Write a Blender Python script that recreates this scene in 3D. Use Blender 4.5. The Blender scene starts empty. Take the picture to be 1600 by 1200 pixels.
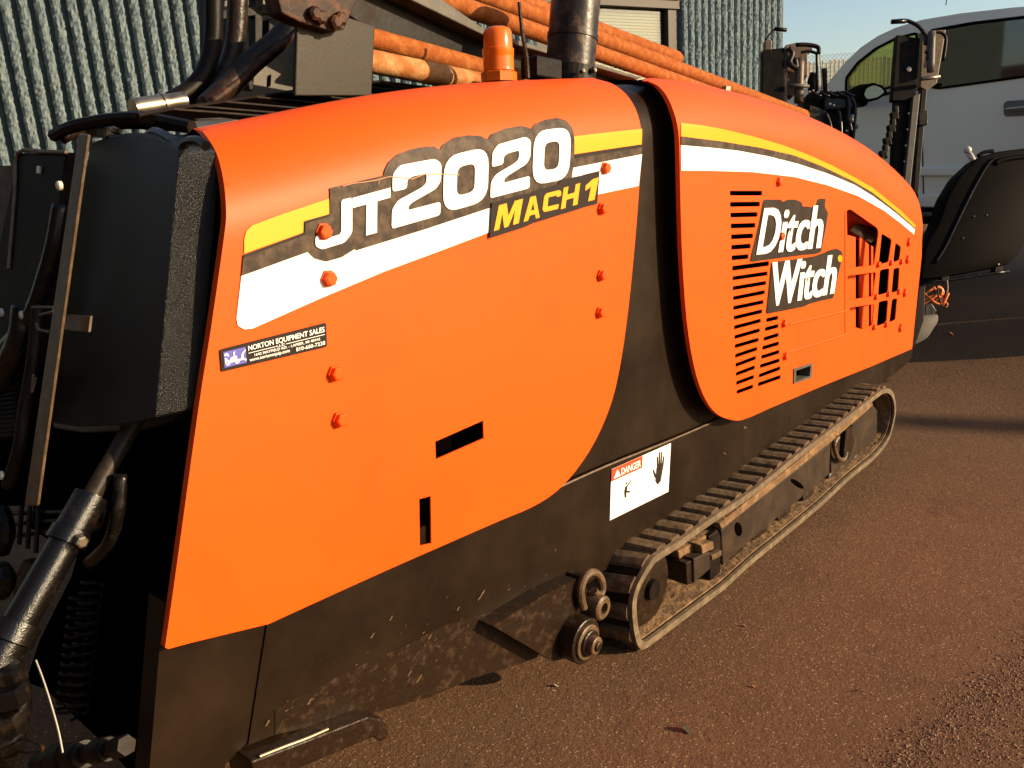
import bpy, bmesh, math, random
import numpy as np
from mathutils import Vector, Matrix, noise
from mathutils.geometry import delaunay_2d_cdt
random.seed(7)
SC = bpy.context.scene
COL = SC.collection

# ------------------------------------------------------------------ camera
F = 1290.0; H = 1.30
def nrm(v): v = np.array(v, float); return v/np.linalg.norm(v)
up_w = -nrm([340, 4850, F])                 # plumb direction in camera axes (x right, y down, z forward)
mx = nrm([1150, -300, F])                   # length of the machine
mup = -nrm([50, (1150*50+F*F)/300.0, F])    # the machine stands on a lot that falls a few degrees towards its front
my = np.cross(mup, mx)
RM = np.array([mx, my, mup])
wx = nrm(mx - up_w*np.dot(mx, up_w)); wy = np.cross(up_w, wx)
RW = np.array([wx, wy, up_w])
M = RW @ RM.T                               # machine axes -> world axes
YT = -0.10                                  # outer face of the crawler track
def camray(px, py): return np.array([px-800.0, py-600.0, F])
_r = RM @ camray(1000, 1028); CM = np.array([0, -(_r[1]*H/-_r[2]-YT), H])
CW = M @ CM
def S(px, py, Y=0.0):
    r = RM @ camray(px, py); t = (Y-CM[1])/r[1]; return CM + r*t
def G(px, py, Z=0.0):
    r = RM @ camray(px, py); t = (Z-CM[2])/r[2]; return CM + r*t
def DM(px, py, depth): return CM + RM @ camray(px, py)*(depth/F)
def DW(px, py, depth): return CW + RW @ camray(px, py)*(depth/F)
cam = bpy.data.cameras.new('camera'); camo = bpy.data.objects.new('camera', cam); COL.objects.link(camo)
cam.lens = 36*F/1600; cam.sensor_width = 36; cam.clip_start = 0.05; cam.clip_end = 2000
cols = [RW @ np.array(v, float) for v in ((1,0,0), (0,-1,0), (0,0,-1))]
mw = Matrix.Identity(4)
for j in range(3):
    for i in range(3): mw[i][j] = cols[j][i]
for i in range(3): mw[i][3] = CW[i]
camo.matrix_world = mw
SC.camera = camo

# ------------------------------------------------------------------ light
AZ = math.radians(-64); EL = math.radians(21)       # sun stands to the right of and behind the camera
sd = M @ np.array([math.cos(AZ)*math.cos(EL), math.sin(AZ)*math.cos(EL), math.sin(EL)])
world = bpy.data.worlds.new('World'); SC.world = world; world.use_nodes = True
wn = world.node_tree; bg = wn.nodes['Background']
sky = wn.nodes.new('ShaderNodeTexSky'); sky.sky_type = 'NISHITA'; sky.sun_disc = False
sky.sun_elevation = math.asin(sd[2]); sky.sun_rotation = math.atan2(sd[0], sd[1])
sky.air_density = 1.0; sky.dust_density = 1.2; sky.ozone_density = 1.0
wn.links.new(sky.outputs[0], bg.inputs[0]); bg.inputs[1].default_value = 0.105
sun = bpy.data.lights.new('sun', 'SUN'); suno = bpy.data.objects.new('sun', sun); COL.objects.link(suno)
sun.energy = 5.0; sun.angle = math.radians(0.5); sun.color = (1.0, 0.77, 0.48)
suno.rotation_euler = Vector(sd).to_track_quat('Z', 'Y').to_euler(); suno.location = (0, -6, 8)
SC.view_settings.view_transform = 'Standard'; SC.view_settings.look = 'None'
SC.view_settings.exposure = 0.7; SC.view_settings.gamma = 1.0; SC.view_settings.use_curve_mapping = False

# ------------------------------------------------------------------ materials
def mat(name, col, rough=0.5, metal=0.0, col2=None, scale=8.0, mixlo=0.45, mixhi=0.65, bump=0.0, bscale=60.0,
        rough2=None, coat=0.0, spec=0.5, detail=6.0, trans=0.0, emit=None, bdist=0.01):
    m = bpy.data.materials.new(name); m.use_nodes = True; nt = m.node_tree; b = nt.nodes['Principled BSDF']
    b.inputs['Base Color'].default_value = (*col, 1); b.inputs['Roughness'].default_value = rough
    b.inputs['Metallic'].default_value = metal; b.inputs['Coat Weight'].default_value = coat
    b.inputs['Coat Roughness'].default_value = 0.08
    b.inputs['Specular IOR Level'].default_value = spec; b.inputs['Transmission Weight'].default_value = trans
    tc = nt.nodes.new('ShaderNodeTexCoord')
    if col2 is not None:
        n = nt.nodes.new('ShaderNodeTexNoise'); n.inputs['Scale'].default_value = scale; n.inputs['Detail'].default_value = detail
        n.inputs['Roughness'].default_value = 0.65
        nt.links.new(tc.outputs['Object'], n.inputs['Vector'])
        r = nt.nodes.new('ShaderNodeMapRange'); r.inputs['From Min'].default_value = mixlo; r.inputs['From Max'].default_value = mixhi
        nt.links.new(n.outputs['Fac'], r.inputs['Value'])
        x = nt.nodes.new('ShaderNodeMix'); x.data_type = 'RGBA'
        x.inputs['A'].default_value = (*col, 1); x.inputs['B'].default_value = (*col2, 1)
        nt.links.new(r.outputs['Result'], x.inputs['Factor']); nt.links.new(x.outputs['Result'], b.inputs['Base Color'])
        if rough2 is not None:
            y = nt.nodes.new('ShaderNodeMapRange'); y.inputs['To Min'].default_value = rough; y.inputs['To Max'].default_value = rough2
            nt.links.new(r.outputs['Result'], y.inputs['Value']); nt.links.new(y.outputs['Result'], b.inputs['Roughness'])
    if bump > 0:
        n2 = nt.nodes.new('ShaderNodeTexNoise'); n2.inputs['Scale'].default_value = bscale; n2.inputs['Detail'].default_value = 4
        nt.links.new(tc.outputs['Object'], n2.inputs['Vector'])
        bp = nt.nodes.new('ShaderNodeBump'); bp.inputs['Strength'].default_value = bump; bp.inputs['Distance'].default_value = bdist
        nt.links.new(n2.outputs['Fac'], bp.inputs['Height']); nt.links.new(bp.outputs['Normal'], b.inputs['Normal'])
    return m
ORANGE = mat('orange_paint', (0.80, 0.080, 0.0004), 0.48, col2=(0.77, 0.073, 0.0005), scale=3, bump=0.03, bscale=5, bdist=0.02, spec=0.25)
BLACK = mat('dusty_black_paint', (0.009, 0.0042, 0.0015), 0.40, spec=0.18, col2=(0.018, 0.0086, 0.0030), scale=5, mixlo=0.35, mixhi=0.75, bump=0.08, bscale=18, rough2=0.55)
BLACKR = mat('grimy_black_steel', (0.014, 0.0065, 0.0025), 0.38, spec=0.3, col2=(0.050, 0.024, 0.010), scale=34, mixlo=0.52, mixhi=0.78, bump=0.5, bscale=70, rough2=0.7, bdist=0.004)
DARK = mat('dark_steel', (0.005, 0.0032, 0.0025), 0.45, spec=0.15, col2=(0.016, 0.009, 0.005), scale=12, bump=0.2, bscale=50, rough2=0.6, bdist=0.004)
VOID = mat('void_black', (0.002, 0.0012, 0.001), 0.95, spec=0.0)  # near-black puts the darkness inside hollows into the colour
GLOSSB = mat('glossy_black', (0.004, 0.003, 0.0025), 0.24, spec=0.28, bump=0.25, bscale=120, bdist=0.002, col2=(0.03, 0.02, 0.012), scale=25, mixlo=0.5, mixhi=0.8, rough2=0.5)
PLAST = mat('grained_black_plastic', (0.003, 0.0022, 0.002), 0.25, bump=1.0, bscale=400, bdist=0.0042, spec=0.55)
WHITE = mat('white_vinyl', (0.86, 0.84, 0.80), 0.35, col2=(0.80, 0.78, 0.72), scale=9)
YELLOW = mat('yellow_vinyl', (0.86, 0.34, 0.006), 0.35)
BROWNV = mat('faded_black_vinyl', (0.030, 0.017, 0.010), 0.55, spec=0.25, col2=(0.085, 0.055, 0.034), scale=34, mixlo=0.42, mixhi=0.62, bump=0.1, bscale=90, bdist=0.002)
DKV = mat('black_vinyl', (0.012, 0.005, 0.003), 0.5, spec=0.25)
DKV2 = mat('charcoal_vinyl', (0.018, 0.011, 0.007), 0.5, spec=0.25, col2=(0.032, 0.020, 0.012), scale=20)
REDV = mat('red_vinyl', (0.55, 0.06, 0.015), 0.4)
BLUEV = mat('blue_vinyl', (0.10, 0.09, 0.42), 0.4)
RUST = mat('rusty_pipe', (0.27, 0.070, 0.014), 0.85, spec=0.15, col2=(0.42, 0.15, 0.040), scale=34, mixlo=0.45, mixhi=0.75, bump=0.6, bscale=140, bdist=0.003)
RUSTD = mat('rusty_dark_steel', (0.022, 0.009, 0.005), 0.6, spec=0.25, col2=(0.10, 0.034, 0.012), scale=30, bump=0.4, bscale=90, bdist=0.003)
BRONZE = mat('dusty_brown_steel', (0.075, 0.042, 0.018), 0.5, col2=(0.135, 0.078, 0.036), scale=40, bump=0.35, bscale=80, bdist=0.003)
PLATE = mat('speckled_steel_plate', (0.018, 0.0125, 0.008), 0.45, spec=0.2, col2=(0.034, 0.024, 0.014), scale=60, rough2=0.55, bump=0.12, bscale=150, bdist=0.002)
GREYM = mat('grey_steel_and_sheen', (0.075, 0.066, 0.054), 0.5, spec=0.3, col2=(0.11, 0.095, 0.078), scale=20)
CHROME = mat('worn_chrome', (0.40, 0.33, 0.24), 0.30, metal=0.9, col2=(0.12, 0.08, 0.05), scale=30, mixlo=0.5, mixhi=0.75)
RUBBER = mat('dusty_rubber', (0.055, 0.034, 0.018), 0.85, spec=0.2, col2=(0.17, 0.110, 0.060), scale=30, mixlo=0.35, mixhi=0.7, bump=0.6, bscale=60, bdist=0.004)
RIMR = mat('pale_worn_rubber', (0.10, 0.067, 0.036), 0.75, col2=(0.19, 0.13, 0.072), scale=25, bump=0.3, bscale=50, bdist=0.003)
DIRT = mat('packed_dirt', (0.13, 0.068, 0.028), 0.95, col2=(0.26, 0.145, 0.062), scale=22, bump=0.9, bscale=45, bdist=0.01)
TFRAME = mat('dusty_track_frame', (0.026, 0.016, 0.010), 0.5, spec=0.25, col2=(0.05, 0.031, 0.018), scale=9, bump=0.15, bscale=60, bdist=0.003)
AMBER = mat('amber_plastic', (0.95, 0.20, 0.01), 0.18, trans=0.35)
SEATM = mat('black_vinyl_seat', (0.003, 0.0018, 0.0012), 0.6, spec=0.05, bump=0.15, bscale=200, bdist=0.002)
SILVER = mat('silver_truck_paint', (0.72, 0.70, 0.65), 0.28, metal=0.15, coat=0.5)
SILVD = mat('dark_trim_grey', (0.12, 0.12, 0.125), 0.4)  # even dark grey for handle recess, badge and seats
GLASS = mat('tinted_glass', (0.02, 0.026, 0.018), 0.04, spec=0.9)
MIRR = mat('mirror_glass', (0.35, 0.42, 0.45), 0.05, metal=1.0)
WALLM = mat('blue_grey_split_block', (0.105, 0.150, 0.168), 0.9, col2=(0.165, 0.205, 0.205), scale=18, mixlo=0.4, mixhi=0.65, bump=0.8, bscale=120, bdist=0.007)
WALLB = mat('blue_grey_groove_shade', (0.030, 0.045, 0.055), 0.9, bump=0.5, bscale=50, bdist=0.01)  # darker than the ribs, puts the shade between them into the colour
CREAM = mat('cream_blind', (0.30, 0.28, 0.21), 0.6)
WINFR = mat('weathered_window_frame', (0.045, 0.030, 0.022), 0.6)
SOFF = mat('white_lintel', (0.75, 0.73, 0.68), 0.7)
SLATM = mat('beige_fence_slat', (0.52, 0.44, 0.32), 0.6, col2=(0.62, 0.54, 0.40), scale=6)
WIREM = mat('galvanised_wire', (0.22, 0.21, 0.19), 0.5, metal=0.5)
POSTM = mat('shade_black_steel', (0.002, 0.0014, 0.001), 0.6, spec=0.08, col2=(0.010, 0.006, 0.004), scale=14)  # near-black base, shade on the post faces put into the colour
ORC = mat('orange_cord', (0.85, 0.20, 0.02), 0.4)
STRING = mat('grey_string', (0.42, 0.38, 0.30), 0.8)
LEAF = mat('dry_leaf', (0.30, 0.09, 0.04), 0.8)
STONE = mat('gravel_stone', (0.15, 0.088, 0.048), 0.85, col2=(0.26, 0.17, 0.10), scale=40)
KNOB = mat('pale_knob', (0.55, 0.50, 0.42), 0.4)

HYD = mat('oily_gloss_black', (0.004, 0.003, 0.0025), 0.22, bump=0.5, bscale=420, bdist=0.0015, spec=0.45, col2=(0.02, 0.012, 0.007), scale=25, mixlo=0.55, mixhi=0.8, rough2=0.4)
# asphalt
def asphalt():
    m = bpy.data.materials.new('worn_asphalt'); m.use_nodes = True; nt = m.node_tree; b = nt.nodes['Principled BSDF']
    L = nt.links.new; N = nt.nodes.new
    tc = N('ShaderNodeTexCoord')
    def noi(s, d=5, r=0.6):
        n = N('ShaderNodeTexNoise'); n.inputs['Scale'].default_value = s; n.inputs['Detail'].default_value = d; n.inputs['Roughness'].default_value = r
        L(tc.outputs['Object'], n.inputs['Vector']); return n.outputs['Fac']
    def ramp(v, a, c):
        r = N('ShaderNodeMapRange'); r.inputs['From Min'].default_value = a; r.inputs['From Max'].default_value = c; L(v, r.inputs['Value']); return r.outputs['Result']
    def mix(f, a, c):
        x = N('ShaderNodeMix'); x.data_type = 'RGBA'; L(f, x.inputs['Factor'])
        for k, v in (('A', a), ('B', c)):
            if isinstance(v, tuple): x.inputs[k].default_value = (*v, 1)
            else: L(v, x.inputs[k])
        return x.outputs['Result']
    c0 = mix(ramp(noi(1.1), 0.35, 0.65), (0.125, 0.063, 0.029), (0.165, 0.085, 0.041))
    c1 = mix(ramp(noi(4.5, 8, 0.7), 0.52, 0.72), c0, (0.095, 0.047, 0.023))
    c2 = mix(ramp(noi(210, 3, 0.7), 0.36, 0.60), (0.070, 0.034, 0.017), c1)
    c3 = mix(ramp(noi(260, 2, 0.5), 0.62, 0.74), c2, (0.22, 0.125, 0.066))
    v = N('ShaderNodeTexVoronoi'); v.inputs['Scale'].default_value = 300; L(tc.outputs['Object'], v.inputs['Vector'])
    sp = N('ShaderNodeMapRange'); sp.inputs['From Min'].default_value = 0.975; sp.inputs['From Max'].default_value = 0.98
    sx = N('ShaderNodeSeparateColor'); L(v.outputs['Color'], sx.inputs[0]); L(sx.outputs[0], sp.inputs['Value'])
    c4 = mix(sp.outputs['Result'], c3, (0.36, 0.22, 0.12))
    L(c4, b.inputs['Base Color']); b.inputs['Roughness'].default_value = 0.85; b.inputs['Specular IOR Level'].default_value = 0.25
    bp = N('ShaderNodeBump'); bp.inputs['Strength'].default_value = 1.0; bp.inputs['Distance'].default_value = 0.0035
    ad = N('ShaderNodeMath'); ad.operation = 'ADD'; L(noi(110, 4, 0.7), ad.inputs[0]); L(noi(30, 3), ad.inputs[1])
    L(ad.outputs[0], bp.inputs['Height']); L(bp.outputs['Normal'], b.inputs['Normal'])
    return m
ASPH = asphalt()

# ------------------------------------------------------------------ object helpers
BASE = {}
def tag(o, label=None, cat=None, group=None, kind=None):
    if label: o['label'] = label
    if cat: o['category'] = cat
    if group: o['group'] = group
    if kind: o['kind'] = kind
    return o
def thing(name, base, label, cat, group=None, frame='M'):
    o = bpy.data.objects.new(name, None); COL.objects.link(o); o.empty_display_size = 0.1
    b = np.array(base, float); b = M @ b if frame == 'M' else b
    o.location = b; BASE[o.name] = b; return tag(o, label, cat, group)
def rootof(p):
    while p.parent: p = p.parent
    return p
def obj(name, bm, m, parent=None, frame='M', smooth=False, auto=None):
    me = bpy.data.meshes.new(name)
    if frame == 'M':
        R3 = Matrix([list(map(float, r)) for r in M])
        for v in bm.verts: v.co = R3 @ v.co
    if parent is not None:
        b = BASE[rootof(parent).name]; off = Vector(b)
    else:
        zs = [v.co.z for v in bm.verts]; c = sum((v.co for v in bm.verts), Vector())/max(1, len(bm.verts)); off = Vector((c.x, c.y, min(zs) if zs else 0))
    for v in bm.verts: v.co -= off
    bm.normal_update(); bm.to_mesh(me); bm.free()
    me.materials.append(m)
    if smooth:
        me.polygons.foreach_set('use_smooth', [True]*len(me.polygons))
        if auto:
            try: me.set_sharp_from_angle(angle=math.radians(auto))
            except Exception: pass
    o = bpy.data.objects.new(name, me); COL.objects.link(o)
    if parent is not None: o.parent = parent
    else: o.location = off; BASE[o.name] = np.array(off)
    return o
def V(p): return Vector((float(p[0]), float(p[1]), float(p[2])))
def newbm(): return bmesh.new()
def prism(bm, front, back, caps=True):
    """front/back: lists of matching 3D points"""
    a = [bm.verts.new(V(p)) for p in front]; c = [bm.verts.new(V(p)) for p in back]; n = len(a); fs = []
    if caps:
        fs.append(bm.faces.new(a)); fs.append(bm.faces.new(list(reversed(c))))
    for i in range(n): fs.append(bm.faces.new((a[i], a[(i+1) % n], c[(i+1) % n], c[i])))
    bmesh.ops.recalc_face_normals(bm, faces=fs); return fs
def yprism(bm, pts, Y, th):
    f = [S(x, y, Y) for x, y in pts]; return prism(bm, f, [p+np.array([0, th, 0]) for p in f])
def vprism(bm, front, vec): return prism(bm, front, [np.array(p)+np.array(vec) for p in front])
def box(bm, c, ax, sz):
    """box with centre c, 3 axes (vectors), 3 half sizes"""
    c = np.array(c, float); ax = [nrm(a) for a in ax]
    f = [c+ax[0]*sz[0]*i+ax[1]*sz[1]*j-ax[2]*sz[2] for i, j in ((-1,-1),(1,-1),(1,1),(-1,1))]
    return prism(bm, f, [p+ax[2]*2*sz[2] for p in f])
def frame_of(d):
    d = nrm(d); a = np.array([0, 0, 1.0]) if abs(d[2]) < 0.9 else np.array([1.0, 0, 0])
    u = nrm(np.cross(d, a)); return d, u, np.cross(d, u)
def lathe(bm, p0, d, prof, n=24, caps=True):
    """prof: list of (distance along d, radius)"""
    d, u, w = frame_of(d); p0 = np.array(p0, float); rings = []
    for t, r in prof:
        rings.append([bm.verts.new(V(p0+d*t+(u*math.cos(2*math.pi*k/n)+w*math.sin(2*math.pi*k/n))*r)) for k in range(n)])
    fs = []
    for a, b in zip(rings, rings[1:]):
        for k in range(n): fs.append(bm.faces.new((a[k], a[(k+1) % n], b[(k+1) % n], b[k])))
    if caps: fs.append(bm.faces.new(rings[0])); fs.append(bm.faces.new(rings[-1]))
    bmesh.ops.recalc_face_normals(bm, faces=fs)
def cyl(bm, p0, p1, r, n=20, r1=None):
    d = np.array(p1, float)-np.array(p0, float); lathe(bm, p0, d, [(0, r), (np.linalg.norm(d), r if r1 is None else r1)], n)
def smoothpts(P, sub=6, closed=False):
    P = [np.array(p, float) for p in P]; out = []; n = len(P)
    for i in range(n if closed else n-1):
        p0 = P[(i-1) % n] if closed or i > 0 else P[0]; p1 = P[i]; p2 = P[(i+1) % n]; p3 = P[(i+2) % n] if closed or i+2 < n else P[-1]
        for k in range(sub):
            t = k/sub; out.append(0.5*((2*p1)+(-p0+p2)*t+(2*p0-5*p1+4*p2-p3)*t*t+(-p0+3*p1-3*p2+p3)*t**3))
    if not closed: out.append(P[-1])
    return out
def tube(bm, P, r, n=10, closed=False):
    P = [np.array(p, float) for p in P]; N = len(P); rings = []; u = None
    for i in range(N):
        a = P[(i-1) % N] if closed or i > 0 else P[i]; b = P[(i+1) % N] if closed or i < N-1 else P[i]
        d = nrm(b-a)
        if u is None: _, u, _ = frame_of(d)
        u = nrm(u-d*np.dot(u, d)); w = np.cross(d, u); rr = r[i] if isinstance(r, (list, tuple)) else r
        rings.append([bm.verts.new(V(P[i]+(u*math.cos(2*math.pi*k/n)+w*math.sin(2*math.pi*k/n))*rr)) for k in range(n)])
    fs = []
    for i in range(N if closed else N-1):
        a = rings[i]; b = rings[(i+1) % N]
        for k in range(n): fs.append(bm.faces.new((a[k], a[(k+1) % n], b[(k+1) % n], b[k])))
    if not closed: fs += [bm.faces.new(rings[0]), bm.faces.new(rings[-1])]
    bmesh.ops.recalc_face_normals(bm, faces=fs)
def bevel(bm, w, seg=2, ang=35):
    es = [e for e in bm.edges if len(e.link_faces) == 2 and e.calc_face_angle(0) > math.radians(ang)]
    if es: bmesh.ops.bevel(bm, geom=es, offset=w, segments=seg, profile=0.5, affect='EDGES', clamp_overlap=True)

# ------------------------------------------------------------------ hood surface (flat side that rolls over into the top)
DR = 0.175; LARC = 0.27
def interp(tab, x):
    if x <= tab[0][0]: 
        (a, b), (c, d) = tab[0], tab[1]; return b+(d-b)*(x-a)/(c-a)
    for (a, b), (c, d) in zip(tab, tab[1:]):
        if x <= c: return b+(d-b)*(x-a)/(c-a)
    (a, b), (c, d) = tab[-2], tab[-1]; return b+(d-b)*(x-a)/(c-a)
def table(pts, Y):
    t = np.array(sorted([(S(x, y, Y)[0], S(x, y, Y)[2]) for x, y in pts])); u = (t[:, 0]-t[0, 0])/(t[-1, 0]-t[0, 0])
    c = np.polyfit(u, t[:, 1], 5); g = np.linspace(0, 1, 40); return [(t[0, 0]+(t[-1, 0]-t[0, 0])*q, float(np.polyval(c, q))) for q in g]
TOPR = table([(303, 201), (360, 190), (420, 179), (480, 166), (560, 151), (620, 142), (700, 133), (760, 128.5), (850, 124), (905, 122.5), (960, 122)], DR)
YF = -0.045
TOPF = table([(985, 121), (1010, 123), (1050, 127), (1100, 136), (1140, 146), (1180, 158), (1220, 172), (1260, 187), (1300, 206), (1340, 231), (1380, 263), (1408, 293)], DR+YF)
XE = S(1441, 370, YF)[0]; ZSN = S(1441, 372, YF)[2]
class Hood:
    def __init__(s, top, hfun, y0=0.0): s.top = top; s.h = hfun; s.y0 = y0
    def zt(s, X): return interp(s.top, X)
    def zs(s, X): return s.zt(X)-s.h(X)
    def wrap(s, X, q, off=0.0):
        z0 = s.zs(X)
        if q <= z0: return np.array([X, s.y0-off, q])
        ph = min(max((q-z0)/LARC, 0), 1.15)*math.pi/2; h = s.h(X)
        n = nrm([0, -math.cos(ph)*h, math.sin(ph)*DR])
        return np.array([X, s.y0+DR*(1-math.cos(ph)), z0+h*math.sin(ph)])+n*off
    def un(s, px, py):
        P = S(px, py, s.y0)
        if P[2] <= s.zs(P[0]): return (P[0], P[2])
        def Fn(t):
            P = S(px, py, s.y0+t); return P[2]-(s.zs(P[0])+s.h(P[0])*math.sin(math.acos(max(-1, min(1, 1-t/DR))))), P[0]
        lo, hi = 0.0, DR
        if Fn(hi)[0] > 0: return (Fn(hi)[1], s.zs(Fn(hi)[1])+LARC)
        for _ in range(40):
            m_ = (lo+hi)/2
            if Fn(m_)[0] > 0: lo = m_
            else: hi = m_
        X = Fn(hi)[1]; ph = math.acos(max(-1, min(1, 1-hi/DR))); return (X, s.zs(X)+ph/(math.pi/2)*LARC)
HR = Hood(TOPR, lambda X: 0.175)
hn = interp(TOPF, XE)-ZSN
HF = Hood(TOPF, lambda X: 0.175+(hn-0.175)*max(0, min(1, (X-3.0)/(XE-3.0))), YF)

def inpoly(p, poly):
    x, y = p; c = False; n = len(poly)
    for i in range(n):
        x1, y1 = poly[i]; x2, y2 = poly[i-1]
        if (y1 > y) != (y2 > y) and x < (x2-x1)*(y-y1)/(y2-y1)+x1: c = not c
    return c
def resample(poly, step):
    out = []
    for i in range(len(poly)):
        a = np.array(poly[i]); b = np.array(poly[(i+1) % len(poly)]); n = max(1, int(np.linalg.norm(b-a)/step))
        for k in range(n): out.append(tuple(a+(b-a)*k/n))
    return out
def inmask(P, poly):
    P = np.asarray(P, float); c = np.zeros(len(P), bool); q = np.asarray(poly, float)
    for i in range(len(q)):
        x1, y1 = q[i]; x2, y2 = q[i-1]
        if y1 == y2: continue
        c ^= ((y1 > P[:, 1]) != (y2 > P[:, 1])) & (P[:, 0] < (x2-x1)*(P[:, 1]-y1)/(y2-y1)+x1)
    return c
def cdt(outline, holes, step):
    """triangulate polygon with holes over a grid"""
    loops = [resample(outline, step)]+[resample(h, step) for h in holes]
    pts = []; edges = []
    for lp in loops:
        b = len(pts); pts += lp; edges += [(b+i, b+(i+1) % len(lp)) for i in range(len(lp))]
    xs = [p[0] for p in outline]; ys = [p[1] for p in outline]
    if step < 9:
        gxx, gyy = np.meshgrid(np.arange(min(xs)+step/2, max(xs), step), np.arange(min(ys)+step/2, max(ys), step))
        Q = np.stack([gxx.ravel(), gyy.ravel()], 1)
        if len(Q):
            k = inmask(Q, outline)
            for h in holes: k &= ~inmask(Q, h)
            pts += [tuple(v) for v in Q[k]]
    vs, _, fs, *_r = delaunay_2d_cdt([Vector(p) for p in pts], edges, [], 0, 1e-6)
    if not fs: return vs, []
    C_ = np.array([(sum(vs[i][0] for i in f)/len(f), sum(vs[i][1] for i in f)/len(f)) for f in fs]); k = inmask(C_, outline)
    for h in holes: k &= ~inmask(C_, h)
    return vs, [f for f, ok in zip(fs, k) if ok]
def sheet(hood, outline, holes=(), off=0.0, th=0.0, step=0.03, px=True):
    """a formed sheet that follows the hood; outline in photo positions (px) or (X, girth)"""
    if px: outline = [hood.un(*p) for p in outline]; holes = [[hood.un(*p) for p in h] for h in holes]
    vs, fs = cdt(outline, list(holes), step); bm = newbm()
    bv = [bm.verts.new(V(hood.wrap(v[0], v[1], off))) for v in vs]
    for f in fs:
        try: bm.faces.new([bv[i] for i in f])
        except ValueError: pass
    for v in [v for v in bm.verts if not v.link_faces]: bm.verts.remove(v)
    bmesh.ops.recalc_face_normals(bm, faces=bm.faces[:])
    bm.normal_update()
    if sum(f.normal.y*f.calc_area() for f in bm.faces) > 0: bmesh.ops.reverse_faces(bm, faces=bm.faces[:])
    if th > 0:
        bes = [e for e in bm.edges if len(e.link_faces) == 1]
        r = bmesh.ops.extrude_edge_only(bm, edges=bes)
        ol = outline
        def dd(p): return np.min(np.linalg.norm(OA-np.array(p), axis=1))
        OA = np.array([hood.wrap(a, b, off) for a, b in resample(ol, step)])
        for v in [g for g in r['geom'] if isinstance(g, bmesh.types.BMVert)]: v.co.y += th if (not holes or dd(v.co) < 0.004) else 0.004
    return bm
def rpoly(pts, r, seg=4):
    """round the corners of a polygon (any units)"""
    out = []; n = len(pts)
    for i in range(n):
        p = np.array(pts[i], float); a = np.array(pts[i-1], float); b = np.array(pts[(i+1) % n], float)
        da = a-p; db = b-p; la = np.linalg.norm(da); lb = np.linalg.norm(db); rr = min(r, la*0.45, lb*0.45)
        q0 = p+da/la*rr; q1 = p+db/lb*rr
        for k in range(seg+1):
            t = k/seg; out.append(tuple((1-t)**2*q0+2*t*(1-t)*p+t*t*q1))
    return out

def sm2(P): return [(float(p[0]), float(p[1])) for p in smoothpts(P, 3)]
# ------------------------------------------------------------------ lettering outlines
def rr(x0, y0, x1, y1, r): return rpoly([(x0, y0), (x1, y0), (x1, y1), (x0, y1)], r, 5)
GL = {  # unit boxes, y up: (outline, holes)
 '0': (rr(0, 0, 1, 1, .34), [rr(.30, .24, .70, .76, .14)]),
 '2': (rpoly([(0, .60), (.30, .60), (.30, .74), (.40, .78), (.68, .78), (.70, .74), (.70, .62), (.60, .56), (.12, .44), (0, .32), (0, 0), (1, 0), (1, .235), (.34, .235), (.34, .30), (.42, .35), (.90, .48), (1, .60), (1, .90), (.86, 1), (.14, 1), (0, .88)], .06, 3), []),
 'J': (rpoly([(.70, 1), (1, 1), (1, .18), (.80, 0), (.18, 0), (0, .12), (0, .34), (.26, .34), (.30, .22), (.66, .22), (.70, .28)], .07, 3), []),
 'T': ([(0, 1), (1, 1), (1, .76), (.65, .76), (.65, 0), (.36, 0), (.36, .76), (0, .76)], []),
 'M': ([(0, 0), (.06, 1), (.36, 1), (.50, .45), (.68, 1), (1, 1), (.96, 0), (.74, 0), (.74, .62), (.56, 0), (.40, 0), (.24, .62), (.20, 0)], []),
 'A': ([(-.10, 0), (.35, 1), (.75, 1), (1.05, 0), (.78, 0), (.72, .20), (.33, .20), (.22, 0)], [[(.42, .40), (.66, .40), (.57, .74)]]),
 'C': (rpoly([(0, .15), (.12, 0), (.95, 0), (.98, .25), (.30, .25), (.28, .75), (.78, .75), (.78, .66), (1.05, .66), (1.05, .90), (.92, 1), (.15, 1), (.02, .86)], .05, 2), []),
 'H': ([(0, 0), (.05, 1), (.32, 1), (.30, .62), (.72, .62), (.74, 1), (1, 1), (.97, 0), (.70, 0), (.71, .38), (.28, .38), (.27, 0)], []),
 '1': ([(.25, 0), (.45, .66), (.02, .55), (.05, .80), (.55, 1), (1, 1), (.78, 0)], []),
}
def bil(q, box_):  # box_: TL TR BR BL
    u, v = q; TL, TR, BR, BL = [np.array(p, float) for p in box_]
    return tuple((BL*(1-u)+BR*u)*(1-v)+(TL*(1-u)+TR*u)*v)
def glyph(ch, box_):
    o, hs = GL[ch]; return [bil(p, box_) for p in o], [[bil(p, box_) for p in h] for h in hs]
def flat_text(txt, mapper, offset=0.0, shear=0.0, spacing=1.0):
    """text outlines -> bmesh, each vertex (u,v) in 0..1 of its own bounding box sent through mapper"""
    cu = bpy.data.curves.new('t', 'FONT'); cu.body = txt; cu.fill_mode = 'FRONT'; cu.offset = offset; cu.shear = shear; cu.space_character = spacing; cu.resolution_u = 4
    o = bpy.data.objects.new('t', cu); COL.objects.link(o)
    me = bpy.data.meshes.new_from_object(o); bm = newbm(); bm.from_mesh(me)
    bpy.data.objects.remove(o); bpy.data.curves.remove(cu); bpy.data.meshes.remove(me)
    xs = [v.co.x for v in bm.verts]; ys = [v.co.y for v in bm.verts]; x0, x1, y0, y1 = min(xs), max(xs), min(ys), max(ys)
    for v in bm.verts: v.co = V(mapper((v.co.x-x0)/(x1-x0), (v.co.y-y0)/(y1-y0)))
    bm.normal_update()
    return bm

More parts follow.
